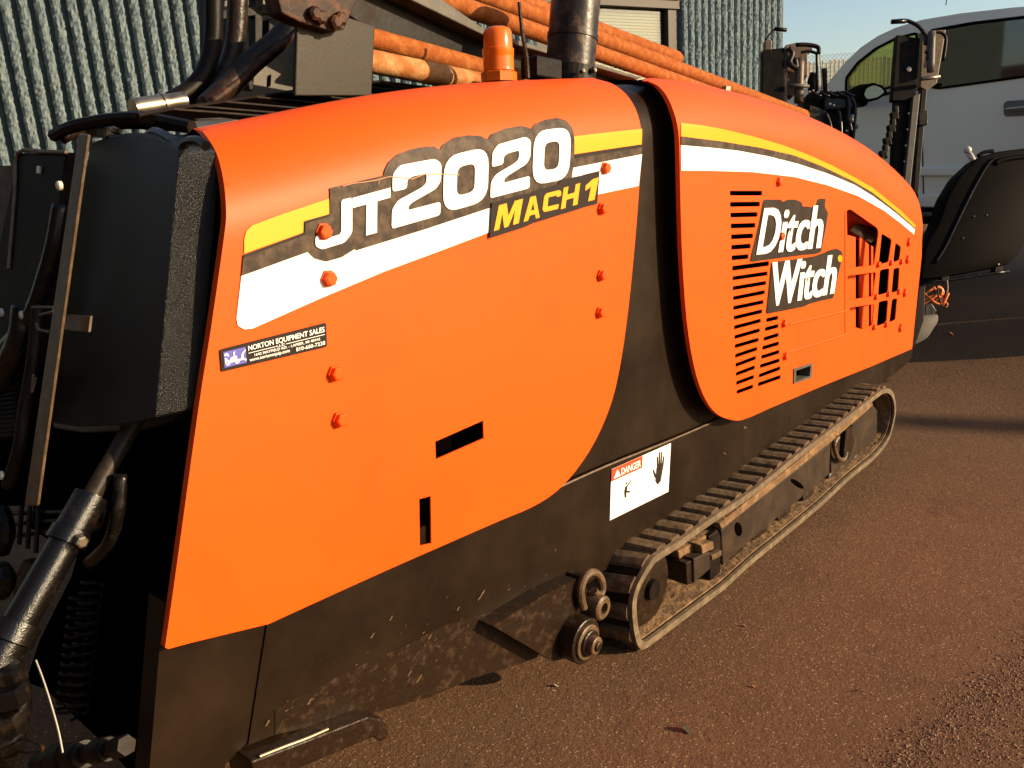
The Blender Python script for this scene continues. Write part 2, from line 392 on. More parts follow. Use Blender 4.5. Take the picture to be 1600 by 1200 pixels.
# ------------------------------------------------------------------ ground
NX, NY, NZ = [M @ np.array(v, float) for v in ((1,0,0),(0,1,0),(0,0,1))]
def gz(X, Y):
    t = min(1, max(0, (X-5.2)/2.4)); t = t*t*(3-2*t)
    return t*(-0.07+0.068*X-0.019*Y)
bm = newbm()
gx = [-300, -60, -20, -8] + [-6+0.5*i for i in range(22)] + [5.2+0.15*i for i in range(17)] + [8, 9, 11, 14, 20, 40, 90, 300]
gy = [-300, -60, -20, -8, -4, -2, -1, 0, 1, 2, 3, 5, 8, 14, 30, 80, 300]
gx = sorted(set(round(v, 3) for v in gx))
grid = [[bm.verts.new((x, y, gz(x, y))) for y in gy] for x in gx]
for i in range(len(gx)-1):
    for j in range(len(gy)-1): bm.faces.new((grid[i][j], grid[i+1][j], grid[i+1][j+1], grid[i][j+1]))
tag(obj('ground', bm, ASPH, smooth=True), kind='structure')

# ------------------------------------------------------------------ ribbed block building
DS = 1.16
WL = DW(0, 300, 5.9*2891/3000*DS); WR = DW(1223, 60, 9.6*DS)
wd = nrm(np.array([WR[0]-WL[0], WR[1]-WL[1], 0])); wnm = np.array([wd[1], -wd[0], 0])   # wall direction, outward normal
GZ = -0.9; WTOP = 4.2
def wallpt(px, py):
    r = RW @ camray(px, py); t = np.dot(WL-CW, wnm)/np.dot(r, wnm); return CW+r*t
def wc(px, py):
    p = wallpt(px, py); return np.dot(p-WL, wd), p[2]
def WP(u, z, out=0.0): return np.array([WL[0], WL[1], 0])+wd*u+np.array([0, 0, z])+wnm*out
uL = wc(-260, 100)[0]-4.5; uR = wc(1223, 60)[0]
w0 = wc(836, 20)[0]; w1 = wc(1060, 20)[0]; wz1 = wc(1000, 5)[1]; wz0 = wz1-1.35
bld = thing('block_building', WP((uL+uR)/2, GZ), 'blue grey ribbed split-face block building with a framed window, behind the orange machine', 'building', frame='W')
bm = newbm()
def wbox(bm, u0, u1, z0, z1, o0, o1):
    f = [WP(u0, z0, o1), WP(u1, z0, o1), WP(u1, z1, o1), WP(u0, z1, o1)]; prism(bm, f, [p+wnm*(o0-o1) for p in f])
wbox(bm, uL, w0, GZ, WTOP, -0.3, 0.0); wbox(bm, w1, uR, GZ, WTOP, -0.3, 0.0)
wbox(bm, w0, w1, GZ, wz0, -0.3, 0.0); wbox(bm, w0, w1, wz1+0.05, WTOP, -0.3, 0.0)
wbox(bm, uR-0.3, uR, GZ, WTOP, -6.0, -0.3); wbox(bm, uL, uR-0.3, GZ, WTOP, -6.3, -6.0)
obj('wall', bm, WALLB, bld, 'W')
bm = newbm(); wbox(bm, uL, uR, WTOP, WTOP+0.12, -6.3, 0.02); obj('roof', bm, SOFF, bld, 'W')
# ribs: rough split faces, four variants sharing mesh data
RS = 0.1165
def ribmesh(seed, z0, z1):
    rnd = random.Random(seed); bm = newbm(); n = int((z1-z0)/0.019); rows = []
    prev = [0]*7
    for i in range(n+1):
        z = z0+(z1-z0)*i/n; row = []
        joint = (i % 10 == 0)
        for k, (a, o) in enumerate([(-0.038, 0.0), (-0.036, 0.050), (-0.020, 0.068), (0.0, 0.074), (0.016, 0.076), (0.031, 0.074), (0.036, 0.0)]):
            j = 0 if k in (0, 6) else (0.009 if k in (1, 2, 3, 4) else 0.003)
            prev[k] = prev[k]*0.35+rnd.uniform(-1, 1)
            oo = o+j*prev[k]*0.75; aa = a+(0.005*rnd.uniform(-1, 1) if k in (0, 1, 2, 5, 6) else 0)
            row.append(bm.verts.new(V(wd*aa+wnm*oo+np.array([0, 0, z]))))
        rows.append(row)
    for a, b in zip(rows, rows[1:]):
        for k in range(6): bm.faces.new((a[k], a[k+1], b[k+1], b[k]))
    me = bpy.data.meshes.new('rib'); bm.to_mesh(me); bm.free(); me.materials.append(WALLM); return me
full = [ribmesh(s, -0.6, 3.9) for s in range(11)]
below = [ribmesh(s+20, -0.6, wz0) for s in range(2)]
upper = [ribmesh(s+30, wz1+0.16, 3.4) for s in range(2)]
u = uL+0.06; k = 0
while u < uR-0.03:
    inside = w0-0.04 < u < w1+0.04
    opts = [random.choice(full)] if not inside else [random.choice(below), random.choice(upper)]
    dzr = random.uniform(-.25, .25) if not inside else 0
    for me in opts:
        o = bpy.data.objects.new('rib', me); COL.objects.link(o); o.parent = bld
        p = WP(u, dzr)-np.array(bld.location); o.location = p
    u += RS; k += 1
win = newbm()
wbox(win, w0, w1, wz1-0.045, wz1+0.05, -0.14, 0.03); wbox(win, w0, w1, wz0, wz0+0.05, -0.14, 0.05)
wbox(win, w0, w0+0.14, wz0+0.05, wz1-0.045, -0.14, 0.0); wbox(win, w1-0.17, w1, wz0+0.05, wz1-0.045, -0.14, 0.0)
wf = obj('window', win, WINFR, bld, 'W')
bm = newbm(); wbox(bm, w0+0.02, w1-0.02, wz1+0.052, wz1+0.16, 0.0, 0.055); obj('lintel', bm, SOFF, bld, 'W')
bm = newbm(); wbox(bm, w0+0.14, w1-0.17, wz0+0.05, wz1-0.045, -0.075, -0.07)
def winglass():
    m = bpy.data.materials.new('window_glass'); m.use_nodes = True; nt = m.node_tree; nt.nodes.clear()
    o = nt.nodes.new('ShaderNodeOutputMaterial'); mx_ = nt.nodes.new('ShaderNodeMixShader'); tr = nt.nodes.new('ShaderNodeBsdfTransparent'); gl = nt.nodes.new('ShaderNodeBsdfGlossy')
    tr.inputs[0].default_value = (0.80, 0.82, 0.74, 1); gl.inputs['Roughness'].default_value = 0.02; mx_.inputs[0].default_value = 0.07
    nt.links.new(tr.outputs[0], mx_.inputs[1]); nt.links.new(gl.outputs[0], mx_.inputs[2]); nt.links.new(mx_.outputs[0], o.inputs[0]); return m
WG = winglass(); obj('pane', bm, WG, wf, 'W')
zz = wz1-0.06
while zz > wz0+0.07:
    bm = newbm(); f = [WP(w0+0.15, zz, -0.12), WP(w1-0.18, zz, -0.12), WP(w1-0.18, zz-0.030, -0.095), WP(w0+0.15, zz-0.030, -0.095)]
    prism(bm, f, [p+np.array([0, 0, 0.002])-wnm*0.001 for p in f]); obj('blind_slat', bm, CREAM, wf, 'W'); zz -= 0.034

# ------------------------------------------------------------------ chain link fence with slats beyond the truck
FD = 13.0
fl = DW(1150, 83, FD); fr = DW(1700, 83, FD); fdv = nrm(np.array([fr[0]-fl[0], fr[1]-fl[1], 0])); fn = np.array([fdv[1], -fdv[0], 0]); ftop = DW(1300, 86, FD)[2]; fbot = -0.1
fence = thing('slatted_fence', [(fl[0]+fr[0])/2, (fl[1]+fr[1])/2, fbot], 'chain link fence filled with beige slats beyond the silver truck', 'fence', frame='W')
def FP(u, z, o=0): return np.array([fl[0], fl[1], z])+fdv*u+fn*o
flen = math.hypot(fr[0]-fl[0], fr[1]-fl[1]); bm = newbm(); box(bm, (0, 0, (ftop-0.06+fbot)/2), (fdv, fn, (0, 0, 1)), (0.024, 0.003, (ftop-0.06-fbot)/2))
sme = bpy.data.meshes.new('slat'); bm.to_mesh(sme); bm.free(); sme.materials.append(SLATM)
u = 0.03
while u < flen:
    o = bpy.data.objects.new('slat', sme); COL.objects.link(o); o.parent = fence
    o.location = FP(u, random.uniform(-0.05, 0.0))-np.array(fence.location); u += 0.066
bm = newbm(); s_ = 0.066
nz = int((ftop+0.02-fbot)/s_)
for i in range(int(flen/s_)):
    for sgn in (0, 1):
        P = [FP(i*s_+(s_ if (j+sgn) % 2 else 0), ftop+0.02-j*s_, 0.010 if (j+sgn) % 2 else -0.008) for j in range(0, min(nz, 26))]
        tube(bm, P, 0.0028, 3)
tag(obj('chain_link_wire', bm, WIREM, fence, 'W'), kind='stuff')
for u in (0.1, 2.6, 5.1):
    bm = newbm(); cyl(bm, FP(u, fbot-0.2, 0.05), FP(u, ftop+0.05, 0.05), 0.03, 12); obj('fence_post', bm, WIREM, fence, 'W')

# ------------------------------------------------------------------ pickup truck
TV = RW @ camray(-200, 207+0.07*1500+0.0*1)     # lengthwise direction, levelled below
tdir = nrm(np.array([TV[0], TV[1], 0])); tn = np.array([-tdir[1], tdir[0], 0])
T0 = DW(1500, 317, 6.8)
if np.dot(tn, CW-T0) < 0: tn = -tn
def TS(px, py, o=0.0):      # point on the truck's near side
    r = RW @ camray(px, py); t = np.dot(T0+tn*o-CW, tn)/np.dot(r, tn); return CW+r*t
truck = thing('pickup_truck', [T0[0], T0[1], -0.05], 'silver crew cab pickup truck parked in the shade behind the seat of the machine', 'truck', frame='W')
TWD = 1.95
def tprism(bm, pts, o, th): f = [TS(x, y, o) for x, y in pts]; return prism(bm, f, [p-tn*th for p in f])
def tholes(outline, holes, o, th, step=40):
    vs, fs = cdt(outline, holes, step); bm = newbm(); bv = [bm.verts.new(V(TS(v[0], v[1], o))) for v in vs]
    for f in fs:
        try: bm.faces.new([bv[i] for i in f])
        except ValueError: pass
    for v in [v for v in bm.verts if not v.link_faces]: bm.verts.remove(v)
    bmesh.ops.recalc_face_normals(bm, faces=bm.faces[:])
    r = bmesh.ops.extrude_face_region(bm, geom=bm.faces[:])
    for v in [g for g in r['geom'] if isinstance(g, bmesh.types.BMVert)]: v.co -= V(tn*th)
    bmesh.ops.recalc_face_normals(bm, faces=bm.faces[:]); return bm
fwin = rpoly([(1322, 122), (1340, 98), (1368, 76), (1400, 60), (1432, 52), (1432, 127), (1388, 137), (1340, 152), (1322, 146)], 5)
rwin = rpoly([(1452, 48), (1520, 36), (1640, 22), (1760, 14), (1760, 100), (1610, 118), (1540, 128), (1466, 138), (1452, 135)], 8)
side = [(1040, 318), (1040, 190), (1110, 160), (1290, 134), (1303, 118), (1322, 96), (1345, 74), (1372, 56), (1400, 43), (1440, 31), (1500, 21), (1580, 12), (1700, 2), (1800, -2), (1860, 20), (1900, 100), (2300, 110), (2300, 330), (1600, 318)]
body = obj('body', tholes(side, [fwin, rwin], 0, 0.05), SILVER, truck, 'W')
obj('far_side', tholes(side, [fwin, rwin], -TWD+0.05, 0.05), SILVER, truck, 'W')
bm = newbm()   # roof, windscreen pillars, bonnet: skin across the width
top = [(1040, 190), (1110, 160), (1290, 134)]
f = [TS(x, y, -0.05) for x, y in top]; prism(bm, f+[p-np.array([0, 0, .03]) for p in reversed(f)], [p-tn*(TWD-0.1) for p in f]+[p-np.array([0, 0, .03])-tn*(TWD-0.1) for p in reversed(f)])
obj('bonnet', bm, SILVER, truck, 'W')
bm = newbm(); rl = [(1385, 52), (1440, 31), (1500, 21), (1580, 12), (1700, 2), (1800, -2), (1860, 20)]
f = [TS(x, y, 0.0)-np.array([0, 0, .012]) for x, y in rl]; g = [p-tn*TWD for p in f]; mid = [p-tn*TWD/2+np.array([0, 0, 0.07]) for p in f]
for a, b_ in ((f, mid), (mid, g)):
    for i in range(len(f)-1): bm.faces.new([bm.verts.new(V(q)) for q in (a[i], a[i+1], b_[i+1], b_[i])])
obj('roof', bm, SILVER, truck, 'W')
bm = newbm(); f = [TS(1292, 136, -0.06), TS(1385, 54, -0.06)]; bm.faces.new([bm.verts.new(V(q)) for q in (f[0], f[1], f[1]-tn*(TWD-.12), f[0]-tn*(TWD-.12))]); 
def tglass(name, c, f):
    m = bpy.data.materials.new(name); m.use_nodes = True; nt = m.node_tree; nt.nodes.clear()
    o = nt.nodes.new('ShaderNodeOutputMaterial'); mx_ = nt.nodes.new('ShaderNodeMixShader'); tr = nt.nodes.new('ShaderNodeBsdfTransparent'); gl = nt.nodes.new('ShaderNodeBsdfGlossy')
    tr.inputs[0].default_value = (*c, 1); gl.inputs['Roughness'].default_value = 0.03; mx_.inputs[0].default_value = f
    nt.links.new(tr.outputs[0], mx_.inputs[1]); nt.links.new(gl.outputs[0], mx_.inputs[2]); nt.links.new(mx_.outputs[0], o.inputs[0]); return m
TG = tglass('green_tinted_glass', (0.78, 0.80, 0.58), 0.10); TG2 = tglass('dark_privacy_glass', (0.05, 0.05, 0.045), 0.09)
obj('windscreen', bm, TG, truck, 'W')
for w_, g_, nm in ((fwin, TG, 'front_window'), (rwin, TG2, 'rear_window')):
    bm = newbm(); tprism(bm, w_, -0.02, 0.004); obj(nm, bm, g_, truck, 'W')
    bm = newbm(); P = smoothpts([TS(x, y, 0.004) for x, y in w_], 2, True); tube(bm, P, 0.011, 6, True); obj('window_trim', bm, SEATM, truck, 'W')
    bm = newbm(); tprism(bm, w_, -TWD+0.03, 0.004); obj('far_window', bm, TG if nm[0] == 'f' else TG2, truck, 'W')
# belt strip, sill and door line, handle
bm = newbm(); tprism(bm, [(1290, 140), (1320, 150), (1345, 156), (1400, 140), (1466, 130), (1466, 134), (1400, 144), (1345, 160), (1318, 154), (1290, 145)], 0.012, 0.02); obj('belt_moulding', bm, SEATM, truck, 'W')
bm = newbm(); tprism(bm, [(1040, 258), (1640, 262), (1640, 277), (1040, 272)], 0.035, 0.045); bevel(bm, 0.012, 2); obj('lower_moulding', bm, SILVER, truck, 'W')
bm = newbm(); tprism(bm, [(1040, 300), (1640, 305), (1640, 326), (1040, 320)], 0.02, 0.12); bevel(bm, 0.012, 2); obj('sill', bm, SILVER, truck, 'W')
bm = newbm(); tprism(bm, [(1040, 320), (1640, 326), (1640, 352), (1040, 346)], -0.1, TWD-0.2); obj('underbody', bm, VOID, truck, 'W')
bm = newbm(); tprism(bm, [(1325, 330), (1600, 336), (1600, 342), (1325, 336)], 0.10, 0.12); bevel(bm, .01, 2); obj('side_step', bm, GREYM, truck, 'W')
bm = newbm()
for a in ([(1443, 140), (1441, 220), (1443, 304)], [(1322, 160), (1320, 230), (1330, 304)]): tube(bm, [TS(x, y, 0.001) for x, y in a], 0.005, 6)
obj('door_gap', bm, VOID, truck, 'W')
bm = newbm(); tprism(bm, rpoly([(1568, 158), (1616, 155), (1616, 180), (1568, 183)], 8), 0.004, 0.01); hb = obj('handle_recess', bm, SILVD, truck, 'W')
bm = newbm(); P = [TS(x, y, 0.045) for x, y in ((1572, 171), (1590, 169), (1612, 167))]; tube(bm, P, 0.017, 10); obj('door_handle', bm, CHROME, truck, 'W')
bm = newbm(); tprism(bm, rpoly([(1329, 195), (1339, 195), (1339, 201), (1329, 201)], 1), 0.012, 0.015); obj('side_badge', bm, SILVD, truck, 'W')
bm = newbm()   # door mirror
prism(bm, [TS(x, y, 0.34) for x, y in rpoly([(1344, 150), (1350, 136), (1364, 129), (1380, 134), (1387, 144), (1372, 156), (1352, 160)], 3)], [TS(x, y, 0.30)+tdir*(-0.0)+tdir*0.12 for x, y in rpoly([(1344, 150), (1350, 136), (1364, 129), (1380, 134), (1387, 144), (1372, 156), (1352, 160)], 3)])
bmesh.ops.scale(bm, vec=(1, 1, 1), verts=bm.verts); mir = obj('door_mirror', bm, SEATM, truck, 'W')
bm = newbm(); prism(bm, [TS(x, y, 0.345) for x, y in rpoly([(1350, 148), (1354, 138), (1365, 133), (1377, 137), (1382, 144), (1371, 152), (1355, 155)], 3)], [TS(x, y, 0.342) for x, y in rpoly([(1350, 148), (1354, 138), (1365, 133), (1377, 137), (1382, 144), (1371, 152), (1355, 155)], 3)]); obj('mirror_glass', bm, MIRR, mir, 'W')
bm = newbm(); tube(bm, smoothpts([TS(1334, 158, 0.0), TS(1336, 162, .12), TS(1350, 160, .28)], 4), 0.035, 8); obj('mirror_arm', bm, SEATM, mir, 'W')
for px in (1405, 1560, 1640):   # seats
    bm = newbm(); tprism(bm, rpoly([(px-8, 190), (px+4, 110), (px+34, 108), (px+44, 190)], 8), -0.30, 0.5); tprism(bm, rpoly([(px+8, 104), (px+10, 86), (px+32, 86), (px+34, 104)], 6), -0.42, 0.26); obj('seat', bm, SILVD, truck, 'W')
bm = newbm(); tprism(bm, [(1296, 140), (1330, 152), (1330, 250), (1296, 250)], -0.1, TWD-0.2); obj('dashboard', bm, SEATM, truck, 'W')
for px in (1150, 2030):     # wheels
    c = TS(px, 322, -0.12); c[2] = gz_w = -0.05+0.42
    bm = newbm(); lathe(bm, c-tn*0.26, tn, [(0, .2), (0, .38), (.03, .42), (.23, .42), (.26, .38), (.26, .24)], 28); wh = obj('wheel', bm, RUBBER, truck, 'W')
    bm = newbm(); lathe(bm, c-tn*0.05, tn, [(0, .24), (.04, .24), (.02, .1), (.04, .05)], 20); obj('rim', bm, CHROME, wh, 'W')
bm = newbm(); tube(bm, [TS(1478, 8, -.6), TS(1481, -16, -.6)], 0.004, 5); obj('aerial', bm, SEATM, truck, 'W')

# ------------------------------------------------------------------ unseen things added outside the frame to cast shade or darken reflections
sh = -np.array([math.cos(AZ), math.sin(AZ)])
b0 = np.array([8.3, 0.0])-sh*2.6
trl = thing('added_shade_trailer', [b0[0]+3, b0[1]-1.2, gz(b0[0]+3, b0[1])], 'added unseen white box trailer that shades the silver truck', 'trailer')  # guessed trailer, added out of view to shade the truck and ground
bm = newbm(); box(bm, (b0[0]+3, b0[1]-1.2, 2.05), ((1,0,0),(0,1,0),(0,0,1)), (3.0, 1.2, 1.35)); bevel(bm, .05); obj('body', bm, SOFF, trl)
bm = newbm(); box(bm, (b0[0]+3, b0[1]-1.2, 0.55), ((1,0,0),(0,1,0),(0,0,1)), (2.95, 1.1, 0.16)); obj('chassis', bm, DARK, trl)
for dx in (2.6, 3.5):
    for dy in (-0.1, -2.3):
        p = np.array([b0[0]+dx, b0[1]+dy, gz(b0[0]+dx, b0[1])+0.33]); bm = newbm(); cyl(bm, p-np.array([0, .1, 0]), p+np.array([0, .1, 0]), .33, 24); obj('wheel', bm, RUBBER, trl)
shd = thing('sky_blocker', [-5.5, 1.5, 0], 'added unseen dark brown boarded shed standing behind the photographer', 'sky_blocker')  # added out of view to keep sky light off the machine's rear
bm = newbm(); prism(bm, [(-7, -3.5, -.2), (-7, 7, -.2), (-7, 7, 5.0), (-7, -3.5, 5.0)], [(-3.2, -3.5, -.2), (-3.2, 7, -.2), (-3.2, 7, 4.6), (-3.2, -3.5, 4.6)]); obj('wall', bm, WINFR, shd)
bm = newbm(); prism(bm, [(-7.3, -3.8, 5.06), (-7.3, 7.3, 5.06), (-7.3, 7.3, 5.14), (-7.3, -3.8, 5.14)], [(-2.9, -3.8, 4.62), (-2.9, 7.3, 4.62), (-2.9, 7.3, 4.70), (-2.9, -3.8, 4.70)]); obj('roof', bm, DARK, shd)
g0 = G(1400, 657); pb = g0[:2]-sh*26.0
bm = newbm(); cyl(bm, (pb[0], pb[1], -0.3), (pb[0], pb[1], 10.0), 0.21, 14, 0.16)
tag(obj('shadow_pole', bm, BRONZE), 'added unseen brown wooden pole that casts a soft shadow streak', 'pole')  # guessed pole, added out of view for the soft shadow streak
# ------------------------------------------------------------------ the directional drill
drill = thing('drilling_machine', [2.6, 0.5, 0.0], 'orange and black tracked directional drilling machine with white and yellow decals', 'drilling machine')
Y3 = np.array([0, 1.0, 0]); X3 = np.array([1.0, 0, 0])
rear_out = [(258, 1012), (263, 1014), (300, 1004)]+sm2([(420, 975), (470, 952), (600, 893), (700, 849), (780, 814), (830, 793), (868, 769), (900, 735), (930, 689), (955, 630), (970, 565), (982, 480), (992, 380), (999, 290), (1003, 230), (1001, 198), (993, 170), (978, 147), (957, 131), (932, 123.5), (905, 116.5), (850, 118), (760, 122.5), (700, 127), (620, 136), (560, 145), (480, 160), (420, 173), (360, 184), (305, 200.5)])+sm2([(322, 212), (338, 238), (349, 280), (353.5, 330), (350, 372), (330, 512), (316, 600), (303, 690), (274, 900), (258, 1012)])[:-1]
sl1 = [(680, 690), (755, 657), (756, 685), (681, 718)]; sl2 = [(655, 780), (673, 775), (674, 849), (656, 853)]
rp = obj('rear_side_panel', sheet(HR, rear_out, [sl1, sl2], 0.0, 0.016, 0.018), ORANGE, drill, smooth=True, auto=40)
zx, zy = 1120, 280; zf = 3.528
def Z6(*pts): return [(zx+x/zf, zy+y/zf) for x, y in pts]
front_out = sm2([(1200, 639), (1160, 656), (1135, 654), (1115, 642), (1098, 615), (1084, 570), (1073, 500), (1066, 400), (1063, 300), (1062, 250), (1060, 205), (1053, 175), (1042, 150), (1028, 134), (1010, 124), (1050, 121), (1100, 130), (1140, 140), (1180, 152), (1220, 166), (1260, 181), (1300, 200), (1340, 225), (1376, 252)])
front_q = [HF.un(*p) for p in front_out]+[(XE-0.012, HF.zs(XE)+LARC)]+[(XE, HF.zs(XE)+LARC*f) for f in (.9, .75, .6, .45, .3, .15, 0.0)]+[HF.un(*p) for p in [(1440, 400), (1425, 545), (1360, 573), (1290, 601)]]
slots = []
for a, b_ in [((72,77),(250,77)),((73,139),(238,137)),((75,198),(225,194)),((77,258),(213,254)),((79,318),(200,312)),((80,376),(187,368)),((82,434),(175,426)),((85,492),(288,464)),((87,547),(280,519)),((88,602),(272,571)),((90,657),(265,622)),((91,711),(258,676)),((93,765),(250,728)),((95,818),(243,779)),((97,872),(238,832)),((99,922),(231,884)),((101,975),(223,934)),((103,1026),(216,984)),((105,1076),(210,1036)),((107,1125),(205,1089)),((109,1175),(200,1142)),
    ((272,778),(338,763)),((265,828),(340,808)),((258,882),(341,857)),((251,932),(343,904)),((245,982),(345,951)),((238,1032),(347,998)),((232,1085),(350,1041)),((227,1133),(352,1089))]:
    t = 13 if a[1] < 500 else 11
    slots.append(rpoly(Z6((a[0], a[1]-t), (b_[0], b_[1]-t), (b_[0], b_[1]+t), (a[0], a[1]+t)), 1.6, 2))
A = [rpoly(Z6(*p), r, 3) for p, r in [([(716,170),(738,166),(885,268),(892,292),(867,474),(722,490)], 3), ([(720,532),(878,512),(860,645),(722,668)], 3), ([(728,708),(868,688),(858,806),(800,828),(752,812)], 4),
    ([(909,298),(965,332),(947,458),(892,470)], 3.5), ([(985,350),(1016,372),(1006,448),(972,458)], 3), ([(900,500),(952,490),(944,624),(888,642)], 3.5), ([(975,492),(1008,487),(1000,615),(963,628)], 3), ([(893,675),(945,665),(936,790),(882,812)], 3.5), ([(966,662),(995,655),(984,776),(951,790)], 3)]]
sock = Z6((432,1050),(525,1018),(518,1092),(430,1124))
OFFF = 0.0
fp = obj('front_side_panel', sheet(HF, front_q, [[HF.un(*p) for p in h] for h in slots+A+[sock]], OFFF, 0.014, 0.018, False), ORANGE, drill, smooth=True, auto=40)
# the recessed scoop behind the front vent
def scoop(pts, Y, th=0.006, m=ORANGE, nm='vent_louver', par=fp):
    bm = newbm(); yprism(bm, pts, Y, th); return obj(nm, bm, m, par)
for pts in ([(700,300),(765,320),(765,840),(700,700)], [(788,318),(838,360),(838,820),(788,822)], [(852,365),(862,372),(862,800),(852,812)]):
    scoop(Z6(*pts), 0.012)
bm = newbm(); f = [S(x, y, 0.01) for x, y in Z6((716,168),(740,164),(888,268),(890,300))]; prism(bm, f, [p+np.array([0, 0.12, -0.10]) for p in f]); obj('vent_scoop', bm, ORANGE, fp)
bm = newbm(); yprism(bm, Z6((735,285),(770,245),(885,270),(885,330),(850,350)), 0.008, 0.004); obj('vent_dark_sheet', bm, BLACKR, fp)  # solid dark sheet across the upper part of the vent
for a, b_ in (((400,800),(720,725)), ((380,960),(720,855)), ((706,180),(706,850))):
    p = [HF.wrap(*HF.un(*Z6(a)[0]), OFFF-0.002), HF.wrap(*HF.un(*Z6(b_)[0]), OFFF-0.002)]; bm = newbm(); tube(bm, smoothpts(p, 3), 0.006, 8); obj('pressed_rib', bm, ORANGE, fp)
bm = newbm()
fr_ = [S(x, y, YF-0.004) for x, y in Z6((426,1046),(530,1012),(522,1096),(424,1130))]; inn = [S(x, y, YF-0.004) for x, y in Z6((438,1056),(518,1028),(512,1086),(437,1114))]
for i in range(4):
    j = (i+1) % 4; prism(bm, [fr_[i], fr_[j], inn[j], inn[i]], [q+np.array([0, 0.045, 0]) for q in (fr_[i], fr_[j], inn[j], inn[i])])
obj('socket_frame', bm, GREYM, fp)

# black block standing in for the darkness inside the hood
bm = newbm()
def lin(px, py): return S(px, py, 0.07)
prism(bm, [lin(*p) for p in [(300, 990), (420, 950), (880, 740), (1420, 530), (1425, 400), (1395, 330), (1250, 230), (1080, 190), (900, 190), (600, 205), (385, 245), (372, 340)]], [lin(*p)+np.array([0, 0.75, 0]) for p in [(300, 990), (420, 950), (880, 740), (1420, 530), (1425, 400), (1395, 330), (1250, 230), (1080, 190), (900, 190), (600, 205), (385, 245), (372, 340)]])
obj('engine_bay_dark_fill', bm, VOID, drill)
# black hoop between the panels, following the hood a little below it
hoop = [(850, 800), (905, 735), (935, 600), (960, 420), (968, 240), (958, 190), (930, 150), (905, 128), (960, 122), (1010, 123), (1040, 130), (1066, 180), (1090, 300), (1100, 500), (1150, 640), (1110, 662), (985, 712), (880, 757)]
obj('roll_hoop', sheet(HR, hoop, [], -0.018, 0.02, 0.03), BLACK, drill, smooth=True, auto=40)
# lower skirt
sk = [(430, 935), (600, 850), (780, 770), (880, 757), (985, 712), (1050, 686), (1110, 660), (1160, 636), (1430, 522), (1424, 560), (1412, 573), (1380, 597), (1290, 661), (1190, 735), (1090, 803), (992, 864), (935, 897), (900, 925), (870, 960), (840, 1027), (787, 1046), (737, 1060), (675, 1089), (590, 1112), (510, 1130), (430, 1148), (388, 1164), (417, 978)]
def flatsheet(pts, Y, th, px=True, st=0.08, bw=0.0):
    q = [(S(x, y, Y)[0], S(x, y, Y)[2]) for x, y in pts]; bm = newbm(); f = [np.array([a, Y, c]) for a, c in q]; prism(bm, f, [p+Y3*th for p in f]); return bm
bm = flatsheet(sk, 0.012, 0.03); obj('lower_skirt', bm, BLACK, drill)
bm = flatsheet([(430, 1110), (520, 1060), (640, 1005), (700, 975), (790, 950), (880, 925), (935, 900), (900, 925), (870, 960), (840, 1027), (787, 1046), (737, 1060), (675, 1089), (590, 1112), (510, 1130), (430, 1148)], 0.0105, 0.001); obj('wear_plate', bm, BLACKR, drill)
bm = newbm(); tube(bm, smoothpts([S(x, y, 0.010) for x, y in ((872, 762), (950, 727), (1050, 687), (1110, 661))], 4), 0.0035, 6); obj('seam_weld', bm, BRONZE, drill)
bm = flatsheet([(255, 940), (425, 930), (413, 985), (386, 1160), (352, 1195), (345, 1300), (225, 1300), (238, 1150)], 0.016, 0.05); obj('corner_post', bm, BLACK, drill)
# plate, shackle and pin in front of the track
pl = newbm(); f = [S(x, y, -0.035) for x, y in [(770, 978), (864, 1033), (882, 1029), (932, 990), (932, 960), (915, 915), (900, 905), (850, 930)]]; prism(pl, f, [p+Y3*0.045 for p in f])
gus = obj('gusset_plate', pl, BLACKR, drill)
c = S(893, 993, -0.035)
for (t0, t1, r, m_) in ((0, .05, .062, BLACKR), (.05, .058, .048, BRONZE), (.058, .066, .036, BLACKR), (.066, .085, .024, BRONZE), (.085, .092, .013, BLACKR)):
    bm = newbm(); lathe(bm, c-Y3*t0, -Y3, [(0, r), (t1-t0-.002, r), (t1-t0, r-.003)], 28); obj('pin_washer', bm, m_, gus)
bm = newbm(); e1 = smoothpts([S(x, y, -0.05) for x, y in ((912, 950), (907, 925), (914, 902), (927, 894), (938, 903), (941, 920), (935, 930), (928, 922))], 5)
tube(bm, e1, 0.011, 10); obj('shackle', bm, BRONZE, gus)
bm = newbm(); c2 = S(928, 945, -0.045); lathe(bm, c2+Y3*.02, -Y3, [(0, .034), (.05, .034), (.055, .028), (.055, .016), (.02, .016)], 22, False); obj('tow_eye', bm, BRONZE, gus)
bm = newbm(); f = [S(x, y, -0.03) for x, y in ((905, 900), (914, 897), (912, 955), (900, 962), (896, 940))]; prism(bm, f, [p+Y3*0.04 for p in f]); obj('lug_plate', bm, BLACKR, gus)

